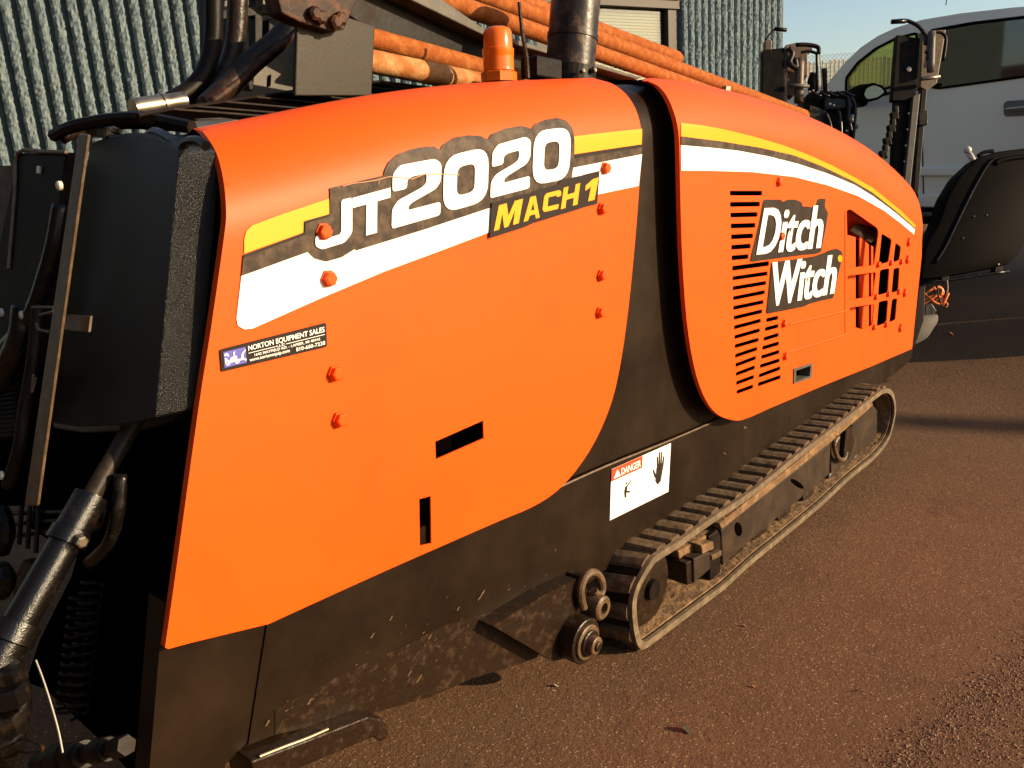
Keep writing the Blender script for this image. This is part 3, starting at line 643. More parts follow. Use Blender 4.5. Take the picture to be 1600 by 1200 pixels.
# ---- hex bolts
def hexbolt(hood, px, py, off, r=0.0135, par=None, m_=ORANGE):
    X, q = hood.un(px, py); p = hood.wrap(X, q, off); n = nrm(hood.wrap(X, q, off+0.1)-p); a = random.uniform(0, 1)
    bm = newbm(); lathe(bm, p, n, [(0, r*1.25), (.003, r*1.2), (.0032, r), (.012, r*.96), (.0135, r*.75)], 6); o = obj('hex_bolt', bm, m_, par)
for p in ((503, 362), (511, 435), (522, 583), (529, 655), (943, 263), (939, 326), (938, 430), (936, 488)): hexbolt(HR, *p, 0.003, par=rp)
for p in ((1216, 284), (1219, 369), (1224, 505), (1226, 556)): hexbolt(HF, *p, OFFF, 0.015, fp)
for p in ((1419, 378), (1417, 405), (1413, 457), (1406, 512)): hexbolt(HF, *p, OFFF, 0.022, fp)
for p in Z6((885,470),(955,460),(1012,455),(872,648),(940,632),(998,620),(862,815),(928,802)): hexbolt(HF, *p, OFFF, 0.014, fp)

# ---- decals on the rear panel
d = 0.0012
def true_normals(o, hood):
    off = BASE[rootof(o).name]; ns = []; Mi = M.T
    for v in o.data.vertices:
        p = Mi @ (np.array(v.co)+off)
        if not hasattr(hood, 'zs') or p[2] <= hood.zs(p[0]): n = np.array([0, -1.0, 0])
        else:
            c = max(-1, min(1, 1-(p[1]-hood.y0)/DR)); sn = math.sqrt(1-c*c); n = nrm([0, -c*hood.h(p[0]), sn*DR])
        ns.append(tuple(M @ n))
    if ns: o.data.normals_split_custom_set_from_vertices(ns)
    return o
def deco(hood, poly, holes, layer, m_, nm, par, base=0.0, step=0.016): return true_normals(obj(nm, sheet(hood, poly, holes, base+d*(layer+0.7), 0, step), m_, par, smooth=True), hood)
deco(HR, [(377, 425), (368.5, 498), (371, 509), (381, 514.5), (394, 513), (500, 466), (600, 424), (680, 394.5), (762, 363.6), (830, 338), (904.6, 313.7), (933, 304), (997, 290.5), (1002.3, 241), (893, 258), (800, 290), (680, 340), (554, 375), (500, 382), (440, 395), (400, 410)], [], 1, WHITE, 'white_stripe', rp)
deco(HR, [(380.5, 396), (380.5, 374), (384, 361), (393, 352.5), (440, 335), (513, 310.5), (513.4, 334.5), (473.8, 345.6), (473.5, 363)], [], 1, YELLOW, 'yellow_stripe', rp)
deco(HR, [(895.4, 241), (895, 213.5), (950, 207), (1002.2, 201.5), (1001.5, 225.5)], [], 1, YELLOW, 'yellow_stripe', rp)
brown = [(379, 398), (473.5, 364), (474, 346.5), (513.4, 335.5), (514, 294), (532, 290), (565, 282), (598, 274.5), (600, 266), (606, 254), (620, 241.5), (640, 234), (662, 230), (676, 229.5), (686, 234.5), (691, 227), (707.5, 216), (731, 212), (750, 213.5), (761, 218.7), (767, 210), (788, 201.5), (812, 197.5), (824, 199.7), (828, 203), (836, 193.8), (850, 187.8), (869, 185), (883, 189), (891.6, 198.5), (895, 208), (895.6, 242), (1001.8, 226.5), (1001, 241), (894, 262), (890, 292), (860, 306), (763, 325), (698, 346.5), (660, 359), (554.5, 391.5), (553, 389), (532, 402), (508, 408.6), (490, 403.5), (479.5, 393.6), (376, 431)]
deco(HR, brown, [], 2, BROWNV, 'lettering_border', rp)
deco(HR, [(379.5, 397.5), (473.5, 363), (474, 345.5), (513.4, 334.5), (513.4, 337.5), (476, 349), (475.5, 367), (380, 402)], [], 3, DKV, 'pinstripe', rp)
deco(HR, [(895.6, 241.5), (1001.8, 225.5), (1001.6, 230), (897, 247)], [], 3, DKV, 'pinstripe', rp)
bx = {'J': [(490, 323), (547.5, 308.5), (547.5, 375), (490, 393)], 'T': [(548, 309.6), (607.3, 293.2), (606.5, 357.5), (548, 374)],
      'a': [(611, 261.5), (687, 247), (685, 336), (609, 357.6)], 'b': [(691, 246), (761, 229.5), (759, 313.5), (689, 333.5)],
      'c': [(767, 229), (827, 212.5), (824.5, 294), (763, 310)], 'd': [(831.5, 206.5), (890, 199), (886.5, 279), (828.5, 290)]}
for k_, ch in (('J', 'J'), ('T', 'T'), ('a', '2'), ('b', '0'), ('c', '2'), ('d', '0')):
    o_, h_ = glyph(ch, bx[k_]); deco(HR, o_, h_, 4, WHITE, 'lettering', rp, step=0.02)
deco(HR, [(765, 316.5), (790, 310), (813, 304), (820, 303), (838, 296), (850, 292.5), (868, 288), (873, 281), (892, 277), (904, 274.5), (912, 272), (933.5, 267), (930, 318.4), (914, 322), (904, 325.6), (880, 333), (831, 348), (818, 354), (762, 372)], [], 5, DKV, 'lettering_border', rp)
for ch, b_ in (('M', [(773, 321.5), (813, 310.5), (808, 348), (767.5, 361)]), ('A', [(817, 310), (838, 304.5), (838, 340), (816, 346)]), ('C', [(846, 303), (872, 296.5), (869, 326), (843, 332)]), ('H', [(875.5, 294), (902.5, 286), (899, 319), (872, 327)]), ('1', [(910, 284), (931.5, 277), (929, 311), (910, 316)])):
    o_, h_ = glyph(ch, b_); deco(HR, o_, h_, 6, YELLOW, 'lettering', rp, step=0.02)
for P in ([(532, 291.5), (548, 287), (562, 285.5), (584, 282), (604, 276.5), (622, 277.5), (640, 279.5), (660, 272), (684, 271.5), (714, 272.5)], [(566, 286), (570, 296)], [(590, 281), (588, 288)], [(680, 276), (686, 284), (688, 290)], [(786, 308), (783, 300), (790, 298)]):
    Q = P+[(x+.3, y+1.3) for x, y in reversed(P)]; deco(HR, Q, [], 5, mat('cracked_film_edge', (0.45, 0.22, 0.12), 0.7), 'film_crack', rp)
# dealer sticker
stc = [(342, 545.5), (508, 503.5), (509.5, 541.5), (345, 580.5)]
deco(HR, rpoly(stc, 4), [], 2, DKV, 'dealer_sticker', rp)
def inb(bx_, u0, v0, u1, v1): return [bil((u0, v1), bx_), bil((u1, v1), bx_), bil((u1, v0), bx_), bil((u0, v0), bx_)]
stb = [stc[0], stc[1], stc[2], stc[3]]
deco(HR, inb(stb, .025, .15, .235, .84), [], 3, BLUEV, 'sticker_emblem', rp)
def sub(u, v): return bil((.025+.21*u, .15+.69*v), stb)
for poly in ([(.02,.86),(.14,.92),(.20,.80),(.22,.66),(.17,.66),(.16,.76),(.03,.74)], [(.42,.84),(.50,.90),(.50,.80),(.47,.62),(.43,.62)], [(.03,.62),(.12,.60),(.13,.46),(.26,.42),(.28,.55),(.42,.60),(.56,.60),(.58,.36),(.78,.34),(.80,.24),(.03,.24)], rr(.06,.12,.24,.36,.08), rr(.48,.10,.66,.34,.08), [(.96,.86),(.80,.66),(.74,.44),(.80,.26),(.97,.14),(.99,.24),(.88,.34),(.85,.46),(.90,.66),(.99,.78)]):
    deco(HR, [sub(*p) for p in poly], [], 4, WHITE, 'sticker_emblem', rp)
def sttext(t, u0, v0, u1, v1, off_=0.0, hood=HR, bxx=stb, layer=4, base=0.0, m_=WHITE, nm='sticker_text', par=None, shear=0, sp=1.0, bold=0):
    def mp(u, v):
        X, q = hood.un(*bil((u0+(u1-u0)*u, v0+(v1-v0)*v), bxx)); return hood.wrap(X, q, base+d*(layer+0.7))
    bm = flat_text(t, mp, off_, shear, sp)
    for sh_ in range(bold):
        layer += 0.25; du = 0.006*(sh_//2+1)*(1 if sh_ % 2 else -1); b2 = flat_text(t, lambda u, v: mp(u+du, v), off_, shear, sp)
        me = bpy.data.meshes.new('t'); b2.to_mesh(me); b2.free(); bm.from_mesh(me); bpy.data.meshes.remove(me)
    return obj(nm, bm, m_, par or rp)
sttext('NORTON EQUIPMENT SALES', .255, .60, .975, .86, 0.018)
sttext('LLC', .52, .50, .60, .58, 0.015)
sttext('1642 MAYFIELD RD. - LAPEER, MI 48446', .31, .33, .93, .46, 0.012)
sttext('www.nortonequip.com', .26, .12, .64, .30, 0.014)
sttext('810-660-7238', .70, .12, .975, .28, 0.014)
for u0, u1 in ((.255, .51), (.61, .975)): deco(HR, inb(stb, u0, .525, u1, .55), [], 4, WHITE, 'sticker_line', rp)

# ---- decals on the front panel
yt = [(1063, 192.5), (1095, 196), (1126.6, 201.5), (1175, 213), (1223, 227), (1265, 243), (1300.5, 259), (1338, 279), (1362.5, 293), (1406, 328), (1430.5, 352)]
yb = [(1429.5, 356), (1397.5, 328.5), (1362.5, 301), (1334.5, 284.5), (1283.7, 260), (1240, 243), (1190, 231.5), (1126.6, 221), (1063, 213)]
wt = [(1063, 226.6), (1105, 230), (1151, 235), (1200, 244), (1247, 256), (1292.5, 271), (1334.5, 288.5), (1362.5, 305.5), (1396, 330), (1429, 358)]
wb = [(1427.5, 366.5), (1403.5, 346.6), (1380, 329), (1340, 306.5), (1292.5, 289.7), (1240, 276.6), (1175, 269), (1110, 267), (1063.5, 266.7)]
deco(HF, yt+yb, [], 1, YELLOW, 'yellow_stripe', fp, OFFF); deco(HF, wt+wb, [], 1, WHITE, 'white_stripe', fp, OFFF)
deco(HF, list(reversed(yb))+list(reversed(wt)), [], 2, BROWNV, 'pinstripe', fp, OFFF)
DIT = Z6((255,112),(350,112),(362,126),(385,112),(430,112),(470,128),(466,150),(500,150),(540,160),(556,107),(600,107),(592,150),(612,185),(600,260),(572,402),(545,412),(470,418),(180,456),(192,400),(206,345),(232,240))
WIT = Z6((298,458),(430,440),(530,425),(600,400),(612,392),(658,381),(688,402),(690,432),(676,480),(638,656),(560,672),(500,690),(478,702),(270,742),(285,600))
deco(HF, rpoly(DIT, 3, 2), [], 1, DKV2, 'lettering_border', fp, OFFF); deco(HF, rpoly(WIT, 3, 2), [], 2, DKV2, 'lettering_border', fp, OFFF)
bd = [Z6(p)[0] for p in ((238,150),(590,118),(588,380),(190,425))]   # TL TR BR BL (slanted)
sttext('Ditch', 0.02, 0.0, 0.97, 0.97, 0.010, HF, [Z6(p)[0] for p in ((252,152),(604,134),(572,380),(206,420))], 3, OFFF, WHITE, 'lettering', fp, 0.0, 1.0, bold=4)
sttext('Witch', 0.0, 0.0, 1.0, 1.0, 0.010, HF, [Z6(p)[0] for p in ((303,458),(668,412),(635,632),(284,706))], 3, OFFF, WHITE, 'lettering', fp, 0.0, 1.0, bold=4)
deco(HF, [Z6((672+13*math.cos(t/12*6.283), 437+20*math.sin(t/12*6.283)))[0] for t in range(12)], [], 4, YELLOW, 'registered_mark', fp, OFFF)
# ---- danger sign on the skirt
dg = [(954.5, 733), (1047.5, 692), (1043.5, 768), (952, 813)]
class Flat:
    Y = 0.012
    def un(s, px, py): P = S(px, py, s.Y); return (P[0], P[2])
    def wrap(s, X, q, off=0.0): return np.array([X, s.Y-off, q])
FLT = Flat()
sk_o = [o for o in COL.objects if o.name == 'lower_skirt'][0]
dsg = deco(FLT, dg, [], 1, WHITE, 'warning_sign', sk_o)
deco(FLT, inb(dg, 0, .76, .52, 1), [], 2, REDV, 'warning_header', sk_o)
rs = random.Random(11); bm = newbm()
for i in range(70):
    t = rs.random(); cx_ = 440+t*430; cy_ = 1110-t*190+rs.gauss(0, 22); L_ = rs.uniform(.6, 4); w_ = rs.uniform(.3, 1.1); an = rs.uniform(-1.1, -.5)
    pts = [(cx_+math.cos(an)*L_*a-math.sin(an)*w_*b*rs.uniform(.5, 1.2), cy_+math.sin(an)*L_*a+math.cos(an)*w_*b*rs.uniform(.5, 1.2)) for a, b in ((-1, 0), (-.4, .8), (.5, .6), (1, 0), (.4, -.8), (-.5, -.7))]
    f = [bm.verts.new(V(S(x, y, .0092))) for x, y in pts]; bm.faces.new(f)
for cx_, cy_, L_, w_ in ((752, 930, 11, 2.6), (716, 951, 4, 2.4), (611, 966, 5, 2), (582, 993, 6, 2.2), (672, 995, 5, 2), (655, 1060, 9, 2.2), (640, 1052, 6, 1.4), (484, 1096, 7, 3), (418, 1130, 7, 3), (1164, 668, 2, 5), (1132, 708, 1, 6)):
    pts = [(cx_+.55*L_*a+w_*b*.5, cy_-.83*L_*a+w_*b*.5*rs.uniform(.4, 1)) for a, b in ((-1, 0), (-.5, 1), (.2, .6), (.6, .9), (1, 0), (.4, -.9), (-.3, -.5), (-.7, -.8))]
    f = [bm.verts.new(V(S(x, y, .0092))) for x, y in pts]; bm.faces.new(f)
for f in bm.faces: f.normal_update(); (f.normal_flip() if f.normal.y > 0 else None)
tag(obj('paint_chips', bm, BRONZE, sk_o), kind='stuff')
sttext('DANGER', .16, .80, .49, .94, 0.02, FLT, dg, 3, 0, WHITE, 'sign_lettering', sk_o)
deco(FLT, [bil(p, dg) for p in ((.03,.80),(.09,.96),(.15,.80))], [], 3, WHITE, 'warning_triangle', sk_o)
for poly in ([(.24,.52),(.29,.56),(.27,.44),(.33,.40),(.32,.37),(.265,.40),(.27,.30),(.24,.32),(.23,.44)], [(.25,.60),(.275,.61),(.275,.57),(.25,.565)], [(.29,.55),(.33,.62),(.34,.61),(.30,.53)]):
    deco(FLT, [bil(p, dg) for p in poly], [], 2, DKV2, 'warning_figure', sk_o)
for poly in ([(.77,.62),(.76,.36),(.80,.26),(.85,.30),(.89,.62)], [(.77,.46),(.72,.62),(.705,.60),(.75,.42)], [(.775,.62),(.765,.84),(.785,.84),(.80,.62)], [(.805,.62),(.80,.92),(.818,.92),(.828,.62)], [(.833,.62),(.838,.90),(.855,.90),(.855,.62)], [(.86,.62),(.878,.80),(.893,.79),(.888,.62)]):
    deco(FLT, [bil(p, dg) for p in poly], [], 2, DKV2, 'warning_hand', sk_o)
# ------------------------------------------------------------------ top of the hood: louvred grille, cap, exhaust, beacon
bm = newbm()
for hood, x0, x1 in ((HR, S(303, 201, DR)[0]+0.02, 2.25),):
    xs = np.linspace(x0, x1, 14); a = [bm.verts.new(V((X, DR+0.002, hood.zt(X)-0.004))) for X in xs]; b = [bm.verts.new(V((X, 0.80, hood.zt(X)-0.05))) for X in xs]
    for i in range(len(xs)-1): bm.faces.new((a[i], a[i+1], b[i+1], b[i]))
obj('hood_cap', bm, VOID, drill)
bm = newbm(); xs = np.linspace(S(1010, 123, DR)[0]-0.1, S(1372, 256, DR+YF)[0], 18); a = [bm.verts.new(V((X, DR+YF+0.002, HF.zt(X)-0.004))) for X in xs]; b = [bm.verts.new(V((X, 0.75, HF.zt(X)-0.03))) for X in xs]
for i in range(len(xs)-1): bm.faces.new((a[i], a[i+1], b[i+1], b[i]))
obj('hood_cap', bm, ORANGE, drill)
gs = [((215, 181), (330, 183)), ((268, 171), (384, 178)), ((303, 166.5), (432, 172)), ((350, 159.5), (478, 163.5)), ((398, 152), (520, 155.5)), ((445, 145), (566, 148)), ((495, 138.5), (615, 141)), ((545, 132.5), (668, 134.5)), ((598, 127.5), (720, 129.5))]
edge = []
for k, (a, b_) in enumerate(gs): edge.append(S(*a, 0.24+0.045*k))
for k in range(len(edge)-1):
    p, q = edge[k], edge[k+1]; e = X3*1.3
    bm = newbm(); prism(bm, [p, p+e, q+e, q], [v-np.array([0, 0, .012]) for v in (p, p+e, q+e, q)]); sl = obj('louver_slat', bm, VOID, drill)
    bm = newbm(); tube(bm, [q, q+e], 0.0032, 6); obj('slat_lip', bm, DKV2, sl)
bm = newbm(); tube(bm, smoothpts(edge, 3), 0.0045, 8); obj('grille_rim', bm, BLACK, drill)
bm = newbm()
p = [S(300, 199, DR), S(210, 184, 0.30), S(120, 196, 0.42), S(84, 212, 0.5)]
tube(bm, smoothpts(p, 5), 0.012, 8); obj('rear_hood_rim', bm, DARK, drill)
bm = newbm(); f = [S(300, 201, DR+.01), S(240, 190, .3), S(215, 184, .32), S(330, 182, .3), S(372, 187, DR+.01)]; f2 = [q-np.array([0, 0, .01]) for q in f]; prism(bm, f, f2); obj('ribbed_top_plate', bm, GREYM, drill)
bm = newbm()
ex0 = S(889, 124, 0.30); ex1 = S(903, -40, 0.30); dax = nrm(ex1-ex0); L = np.linalg.norm(ex1-ex0); rr_ = 0.0715
lathe(bm, ex0-dax*.05, dax, [(0, rr_), (L*.55, rr_), (L*.551, rr_+.003), (L*.60, rr_+.003), (L*.601, rr_), (L+.05, rr_), (L+.05, rr_-.006), (L-.1, rr_-.006)], 40, False)
ex = obj('exhaust_pipe', bm, mat('sooty_black_pipe', (0.014, 0.008, 0.005), 0.36, spec=0.35, col2=(0.13, 0.075, 0.04), scale=20, mixlo=0.52, mixhi=0.74, rough2=0.55, bump=0.35, bscale=60, bdist=0.003), drill, smooth=True, auto=40)
bm = newbm(); lathe(bm, ex0-dax*.02, dax, [(0, rr_+.012), (.02, rr_+.012), (.022, rr_+.006), (.05, rr_+.006), (.05, rr_)], 32); obj('clamp_band', bm, DARK, ex)
bm = newbm(); cc = S(846, 108, .26); box(bm, cc, ((1,0,0),(0,1,0),(0,0,1)), (.055, .03, .027)); bevel(bm, .005); obj('exhaust_bracket', bm, DARK, ex)
for px, py in ((907, 111), (925, 110)):
    bm = newbm(); q = S(px, py, .22); lathe(bm, q, -Y3, [(0, .008), (.012, .008), (.014, .005)], 6); obj('clamp_bolt', bm, CHROME, ex)
be0 = S(780, 128, 0.27); be1 = S(777, 42, 0.27); ba = nrm(be1-be0); BL = np.linalg.norm(be1-be0); br = 0.0405
bm = newbm(); lathe(bm, be0, ba, [(0, br*1.16), (BL*.17, br*1.16), (BL*.19, br*1.02), (BL*.2, br*.98)], 8); bc = obj('beacon', bm, AMBER, drill)
bm = newbm(); lathe(bm, be0, ba, [(BL*.2, br)]+[(BL*(.2+.03*i), br*(1.0 if i % 2 else 0.975)) for i in range(1, 10)]+[(BL*.60, br*1.02), (BL*.61, br*.93), (BL*.9, br*.91), (BL*.96, br*.80), (BL, br*.5)], 32); obj('beacon_lens', bm, AMBER, bc, smooth=True, auto=50)
bm = newbm(); lathe(bm, be0, ba, [(BL*.2, br*.42), (BL*.75, br*.42)], 14); obj('beacon_bulb', bm, YELLOW, bc)
bm = newbm(); a0 = S(825, 122, .24); a1 = S(823, 90, .24); a2 = S(811, 3, .24); cyl(bm, a0, a1, .006, 8); tube(bm, smoothpts([a1, (a1+a2)/2+np.array([-.004, 0, 0]), a2], 5), [.0055]*6+[.0045]*5, 8); obj('whip_antenna', bm, BLACKR, drill)
bm = newbm(); q = S(1134, 144, .3); lathe(bm, q, (0, 0, 1), [(0, .02), (.02, .02), (.022, .012)], 6); obj('cap_bolt', bm, CHROME, drill)

# ------------------------------------------------------------------ crawler track
TP = [(988.5, 967), (991, 938), (1002, 910.7), (1020, 882), (1032, 872), (1065, 851), (1112, 817), (1178, 772), (1242, 720), (1306, 671), (1366, 624), (1380, 614), (1390, 614), (1397, 624), (1399.5, 644), (1396, 668), (1387, 695), (1366, 722), (1330, 752), (1282, 797), (1223, 847), (1175, 887), (1130, 929), (1088, 968), (1053, 998), (1030, 1017), (1014, 1025), (1002, 1021), (994, 1007)]
loop = [S(x, y, YT) for x, y in TP]; loop = [np.array([p[0], YT, max(p[2], 0.0)+.016]) for p in loop]
loop = smoothpts(loop, 5, True); 
for p in loop: p[2] = max(p[2], 0.016)
n_ = len(loop); nor = []
for i in range(n_):
    t = nrm(loop[(i+1) % n_]-loop[i-1]); nor.append(np.array([t[2], 0, -t[0]]))
ctr = sum(loop)/n_
if np.dot(nor[0], loop[0]-ctr) < 0: nor = [-v for v in nor]
TW = 0.26
def band(y0, y1, o0, o1, m_, nm, par, sm=True):
    bm = newbm(); R = []
    for p, v in zip(loop, nor):
        R.append([bm.verts.new(V((p[0]+v[0]*o, y, max(p[2]+v[2]*o, 0.002)))) for y, o in ((y0, o1), (y1, o1), (y1, o0), (y0, o0))])
    for i in range(n_):
        a, b_ = R[i], R[(i+1) % n_]
        for k in range(4): bm.faces.new((a[k], b_[k], b_[(k+1) % 4], a[(k+1) % 4]))
    bmesh.ops.recalc_face_normals(bm, faces=bm.faces[:]); return obj(nm, bm, m_, par, smooth=sm, auto=40)
trk = band(YT+.012, YT+TW, -.022, -.002, mat('dark_belt_rubber', (0.012, 0.008, 0.005), 0.9, spec=0.1), 'track_belt', drill)
band(YT, YT+.014, -.020, .002, RIMR, 'belt_rim', trk)
band(YT+.016, YT+TW-.02, -.028, -.0225, DIRT, 'caked_dirt', trk)
seg = [np.linalg.norm(loop[(i+1) % n_]-loop[i]) for i in range(n_)]; tot = sum(seg)
nl = int(tot/.083); 
def at(s):
    s %= tot; i = 0
    while s > seg[i]: s -= seg[i]; i += 1
    f = s/seg[i]; j = (i+1) % n_; return loop[i]*(1-f)+loop[j]*f, nrm(nor[i]*(1-f)+nor[j]*f)
for k in range(nl):
    bm = newbm(); s0 = k*tot/nl
    for (ya, yb_, sh_) in ((YT+.014, YT+TW*.45, 0.0), (YT+TW*.45, YT+TW, 0.042)):
        f = []
        for (ds, hgt) in ((-.031, -.004), (-.026, .008), (-.006, .013), (.018, .011), (.025, -.004)):
            p, v = at(s0+ds+sh_); f.append((p, v, hgt))
        A_ = [np.array([p[0]+v[0]*h_, ya, max(p[2]+v[2]*h_, 0.0)]) for p, v, h_ in f]
        f2 = []
        for (ds, hgt) in ((-.031, -.004), (-.026, .008), (-.006, .013), (.018, .011), (.025, -.004)):
            p, v = at(s0+ds+sh_-0.018); f2.append((p, v, hgt))
        B_ = [np.array([p[0]+v[0]*h_, yb_, max(p[2]+v[2]*h_, 0.0)]) for p, v, h_ in f2]
        prism(bm, A_, B_)
    obj('track_lug', bm, RUBBER, trk)
# frame beam, idler and drive
def tprs(pts, Y, th, m_, nm, par, bw=0.004):
    bm = newbm(); yprism(bm, pts, Y, th)
    if bw: bevel(bm, bw, 2)
    return obj(nm, bm, m_, par)
bm = flatsheet([(1127, 828), (1145, 812), (1298, 692), (1296, 741), (1222, 803), (1157, 858), (1130, 884)], YT+.035, .12); bevel(bm, .004); beam = obj('track_frame', bm, TFRAME, drill)
bm = flatsheet([(1299, 688), (1364, 633), (1371, 641), (1370, 684), (1357, 697), (1322, 724), (1299, 740)], YT+.05, .10); bevel(bm, .004); obj('frame_end_plate', bm, TFRAME, beam)
bm = flatsheet([(1128, 826), (1299, 690), (1364, 633), (1362, 626), (1296, 680), (1124, 818)], YT+.032, .13); obj('frame_dirt', bm, DIRT, beam)
for (cx_, cy_, a, b_, an) in ((1154, 827, 5.5, 11, 0.15), (1246, 756, 3.8, 12, 0.95)):
    bm = newbm(); yprism(bm, [(cx_+a*math.cos(t)*math.cos(an)+b_*math.sin(t)*math.sin(an), cy_-a*math.cos(t)*math.sin(an)+b_*math.sin(t)*math.cos(an)) for t in [i/16*2*math.pi for i in range(16)]], YT+.033, .01); obj('frame_hole', bm, VOID, beam)
ic = S(1037, 928, YT); ic = np.array([ic[0], 0, 0.155])
bm = newbm(); lathe(bm, ic+Y3*(YT+.045), Y3, [(0, .02), (0, .10), (.01, .118), (.17, .118), (.18, .10)], 32); idl = obj('front_idler', bm, BLACKR, drill, smooth=True, auto=40)
bm = newbm(); lathe(bm, ic+Y3*(YT+.03), Y3, [(0, .03), (.02, .034)], 20); obj('idler_hub', bm, DARK, idl)
ec = S(1374, 660, YT); bm = newbm(); lathe(bm, np.array([ec[0]-.12, YT+.06, ec[2]]), Y3, [(0, .02), (0, .12), (.01, .135), (.15, .135)], 28); obj('rear_idler', bm, BLACKR, drill, smooth=True, auto=40)
tprs([(1084, 873), (1109, 862), (1110, 889), (1085, 911)], YT+.012, .05, TFRAME, 'tensioner_block', beam)
tprs([(1072, 880), (1084, 873), (1085, 911), (1074, 915)], YT+.02, .10, BLACKR, 'tensioner_block', beam)
tprs([(1108, 838), (1122, 828), (1127, 840), (1126, 905), (1110, 915)], YT+.04, .02, DARK, 'yoke_plate', beam)
tprs([(1096, 852), (1115, 846), (1116, 858), (1098, 866)], YT+.016, .05, DIRT, 'dirt_clump', beam)
tprs([(1060, 862), (1130, 822), (1128, 835), (1062, 874)], YT+.05, .10, DIRT, 'dirt_clump', beam)
tprs([(1112, 868), (1128, 860), (1128, 868), (1113, 876)], YT+.016, .02, BRONZE, 'yoke_bolt', beam, .002)
bm = newbm(); P = smoothpts([S(x, y, YT+.03) for x, y in ((1309, 683), (1303, 695), (1309, 715), (1318, 718), (1322, 706))], 4); tube(bm, P, .010, 8); obj('lifting_loop', bm, BRONZE, beam)
tprs([(1322, 672), (1334, 664), (1336, 690), (1328, 716), (1318, 722)], YT+.03, .03, BLACKR, 'motor_guard', beam, .002)
for t in range(6):
    px = 1150+t*38; py = 880-(px-1157)*.83+6; bm = newbm(); c = S(px, py-8, YT+.05); c[2] = .085; lathe(bm, c, Y3, [(0, .05), (.005, .058), (.12, .058)], 20); obj('track_roller', bm, BLACKR, beam, smooth=True, auto=40)

# outrigger foot under the rear corner
bm = newbm()
ft = [S(x, y, -.03) for x, y in [(392, 1190), (575, 1120), (598, 1124), (609, 1140), (606, 1152), (596, 1160), (584, 1152), (470, 1200), (400, 1235)]]
prism(bm, ft, [p+Y3*.09 for p in ft]); bevel(bm, .004); obj('stabilizer_foot', bm, BLACKR, drill)
bm = newbm(); tube(bm, smoothpts([S(405, 1182, -.029), S(440, 1168, -.028), S(480, 1153, -.0285), S(512, 1139, -.027)], 4), .0032, 8); obj('worn_edge', bm, CHROME, drill)

# ------------------------------------------------------------------ rear end: tank, guards, cylinder, hoses
X0R = S(258, 1012)[0]; Z0R = S(258, 1012)[2]; KR = 0.25
def RP(px, py, off=0.0):
    r = RM @ camray(px, py); t = (X0R+off+KR*(CM[2]-Z0R)-CM[0])/(r[0]-KR*r[2]); return CM+r*t
def rprs(pts, off, th, m_, nm, par=drill, bw=0.0, seg=2, sm=False):
    bm = newbm(); f = [RP(x, y, off) for x, y in pts]; prism(bm, f, [p+X3*th for p in f])
    if bw: bevel(bm, bw, seg)
    return obj(nm, bm, m_, par, smooth=sm, auto=35 if sm else None)
tank = rprs(rpoly([(140, 222), (196, 207), (240, 208), (281, 231), (243, 655), (195, 664), (120, 668), (70, 660)], 10), -.060, .075, PLAST, 'fuel_tank', drill, .036, 6, True)
rprs(rpoly([(150, 228), (200, 212), (250, 214), (305, 236), (265, 662), (215, 674), (130, 678), (80, 670)], 10), .018, .045, PLAST, 'tank_flange', tank, .014, 4, True)
bm = newbm(); lathe(bm, RP(162, 214, -.04), np.array([0, 0, 1.]), [(0, .03), (.015, .03), (.02, .02)], 16); obj('filler_cap', bm, GLOSSB, tank)
for a in ([(283, 234), (291, 222), (310, 220), (322, 228)], [(160, 232), (175, 216), (190, 222)], [(225, 222), (240, 206), (262, 214), (285, 230)]):
    bm = newbm(); tube(bm, smoothpts([RP(x, y, -.05) for x, y in a], 4), .008, 8); obj('tank_hose', bm, GLOSSB, tank)
bar = rprs([(122, 208), (137, 210), (57, 791), (37, 791)], -.15, .006, BRONZE, 'rear_angle_bar', drill, .003)
rprs([(98, 491), (141, 494), (138, 519), (95, 514)], -.12, .004, BRONZE, 'angle_tab', bar)
rprs([(28, 239), (104, 238), (103, 250), (60, 560), (-10, 620), (-40, 560)], -.10, .03, POSTM, 'battery_box', drill, .006)
bm = newbm(); tube(bm, smoothpts([RP(x, y, -.102) for x, y in ((14, 420), (24, 300), (28, 239), (66, 237), (104, 238))], 3), .004, 6); obj('box_rim', bm, BRONZE, drill)
bm = newbm(); tube(bm, [RP(61, 260, -.105), RP(60, 271, -.105)], .004, 6); obj('box_latch', bm, KNOB, drill)
rprs([(-60, 262), (20, 258), (24, 330), (10, 420), (-60, 440)], .05, .02, RUSTD, 'rear_guard')
rprs([(-80, 430), (300, 430), (262, 640), (215, 780), (60, 790), (-80, 792)], .13, .02, VOID, 'radiator_guard')
rprs([(150, 760), (215, 640), (310, 640), (250, 1250), (202, 1205), (158, 1158), (70, 1076), (40, 1066), (62, 1000), (112, 900)], .10, .015, VOID, 'rear_frame_plate')
for P, r, m_, nm in (([(96, 320), (86, 380), (72, 430), (55, 480), (30, 520), (-10, 560)], .022, GLOSSB, 'breather_hose'), ([(40, 480), (36, 520), (20, 560), (-5, 600)], .035, GLOSSB, 'water_hose'), ([(60, 470), (52, 560), (38, 640), (30, 700), (12, 760)], .016, DARK, 'fuel_hose')):
    bm = newbm(); tube(bm, smoothpts([RP(x, y, -.13) for x, y in P], 4), r*.7, 12); obj(nm, bm, m_, drill, smooth=True)
for k in range(14):   # ribbed boot
    bm = newbm(); lathe(bm, RP(8, 578+k*7, -.10), np.array([0, 0, -1.]), [(0, .036), (.006, .041), (.012, .036)], 18); obj('boot_ring', bm, DARK, drill, smooth=True)
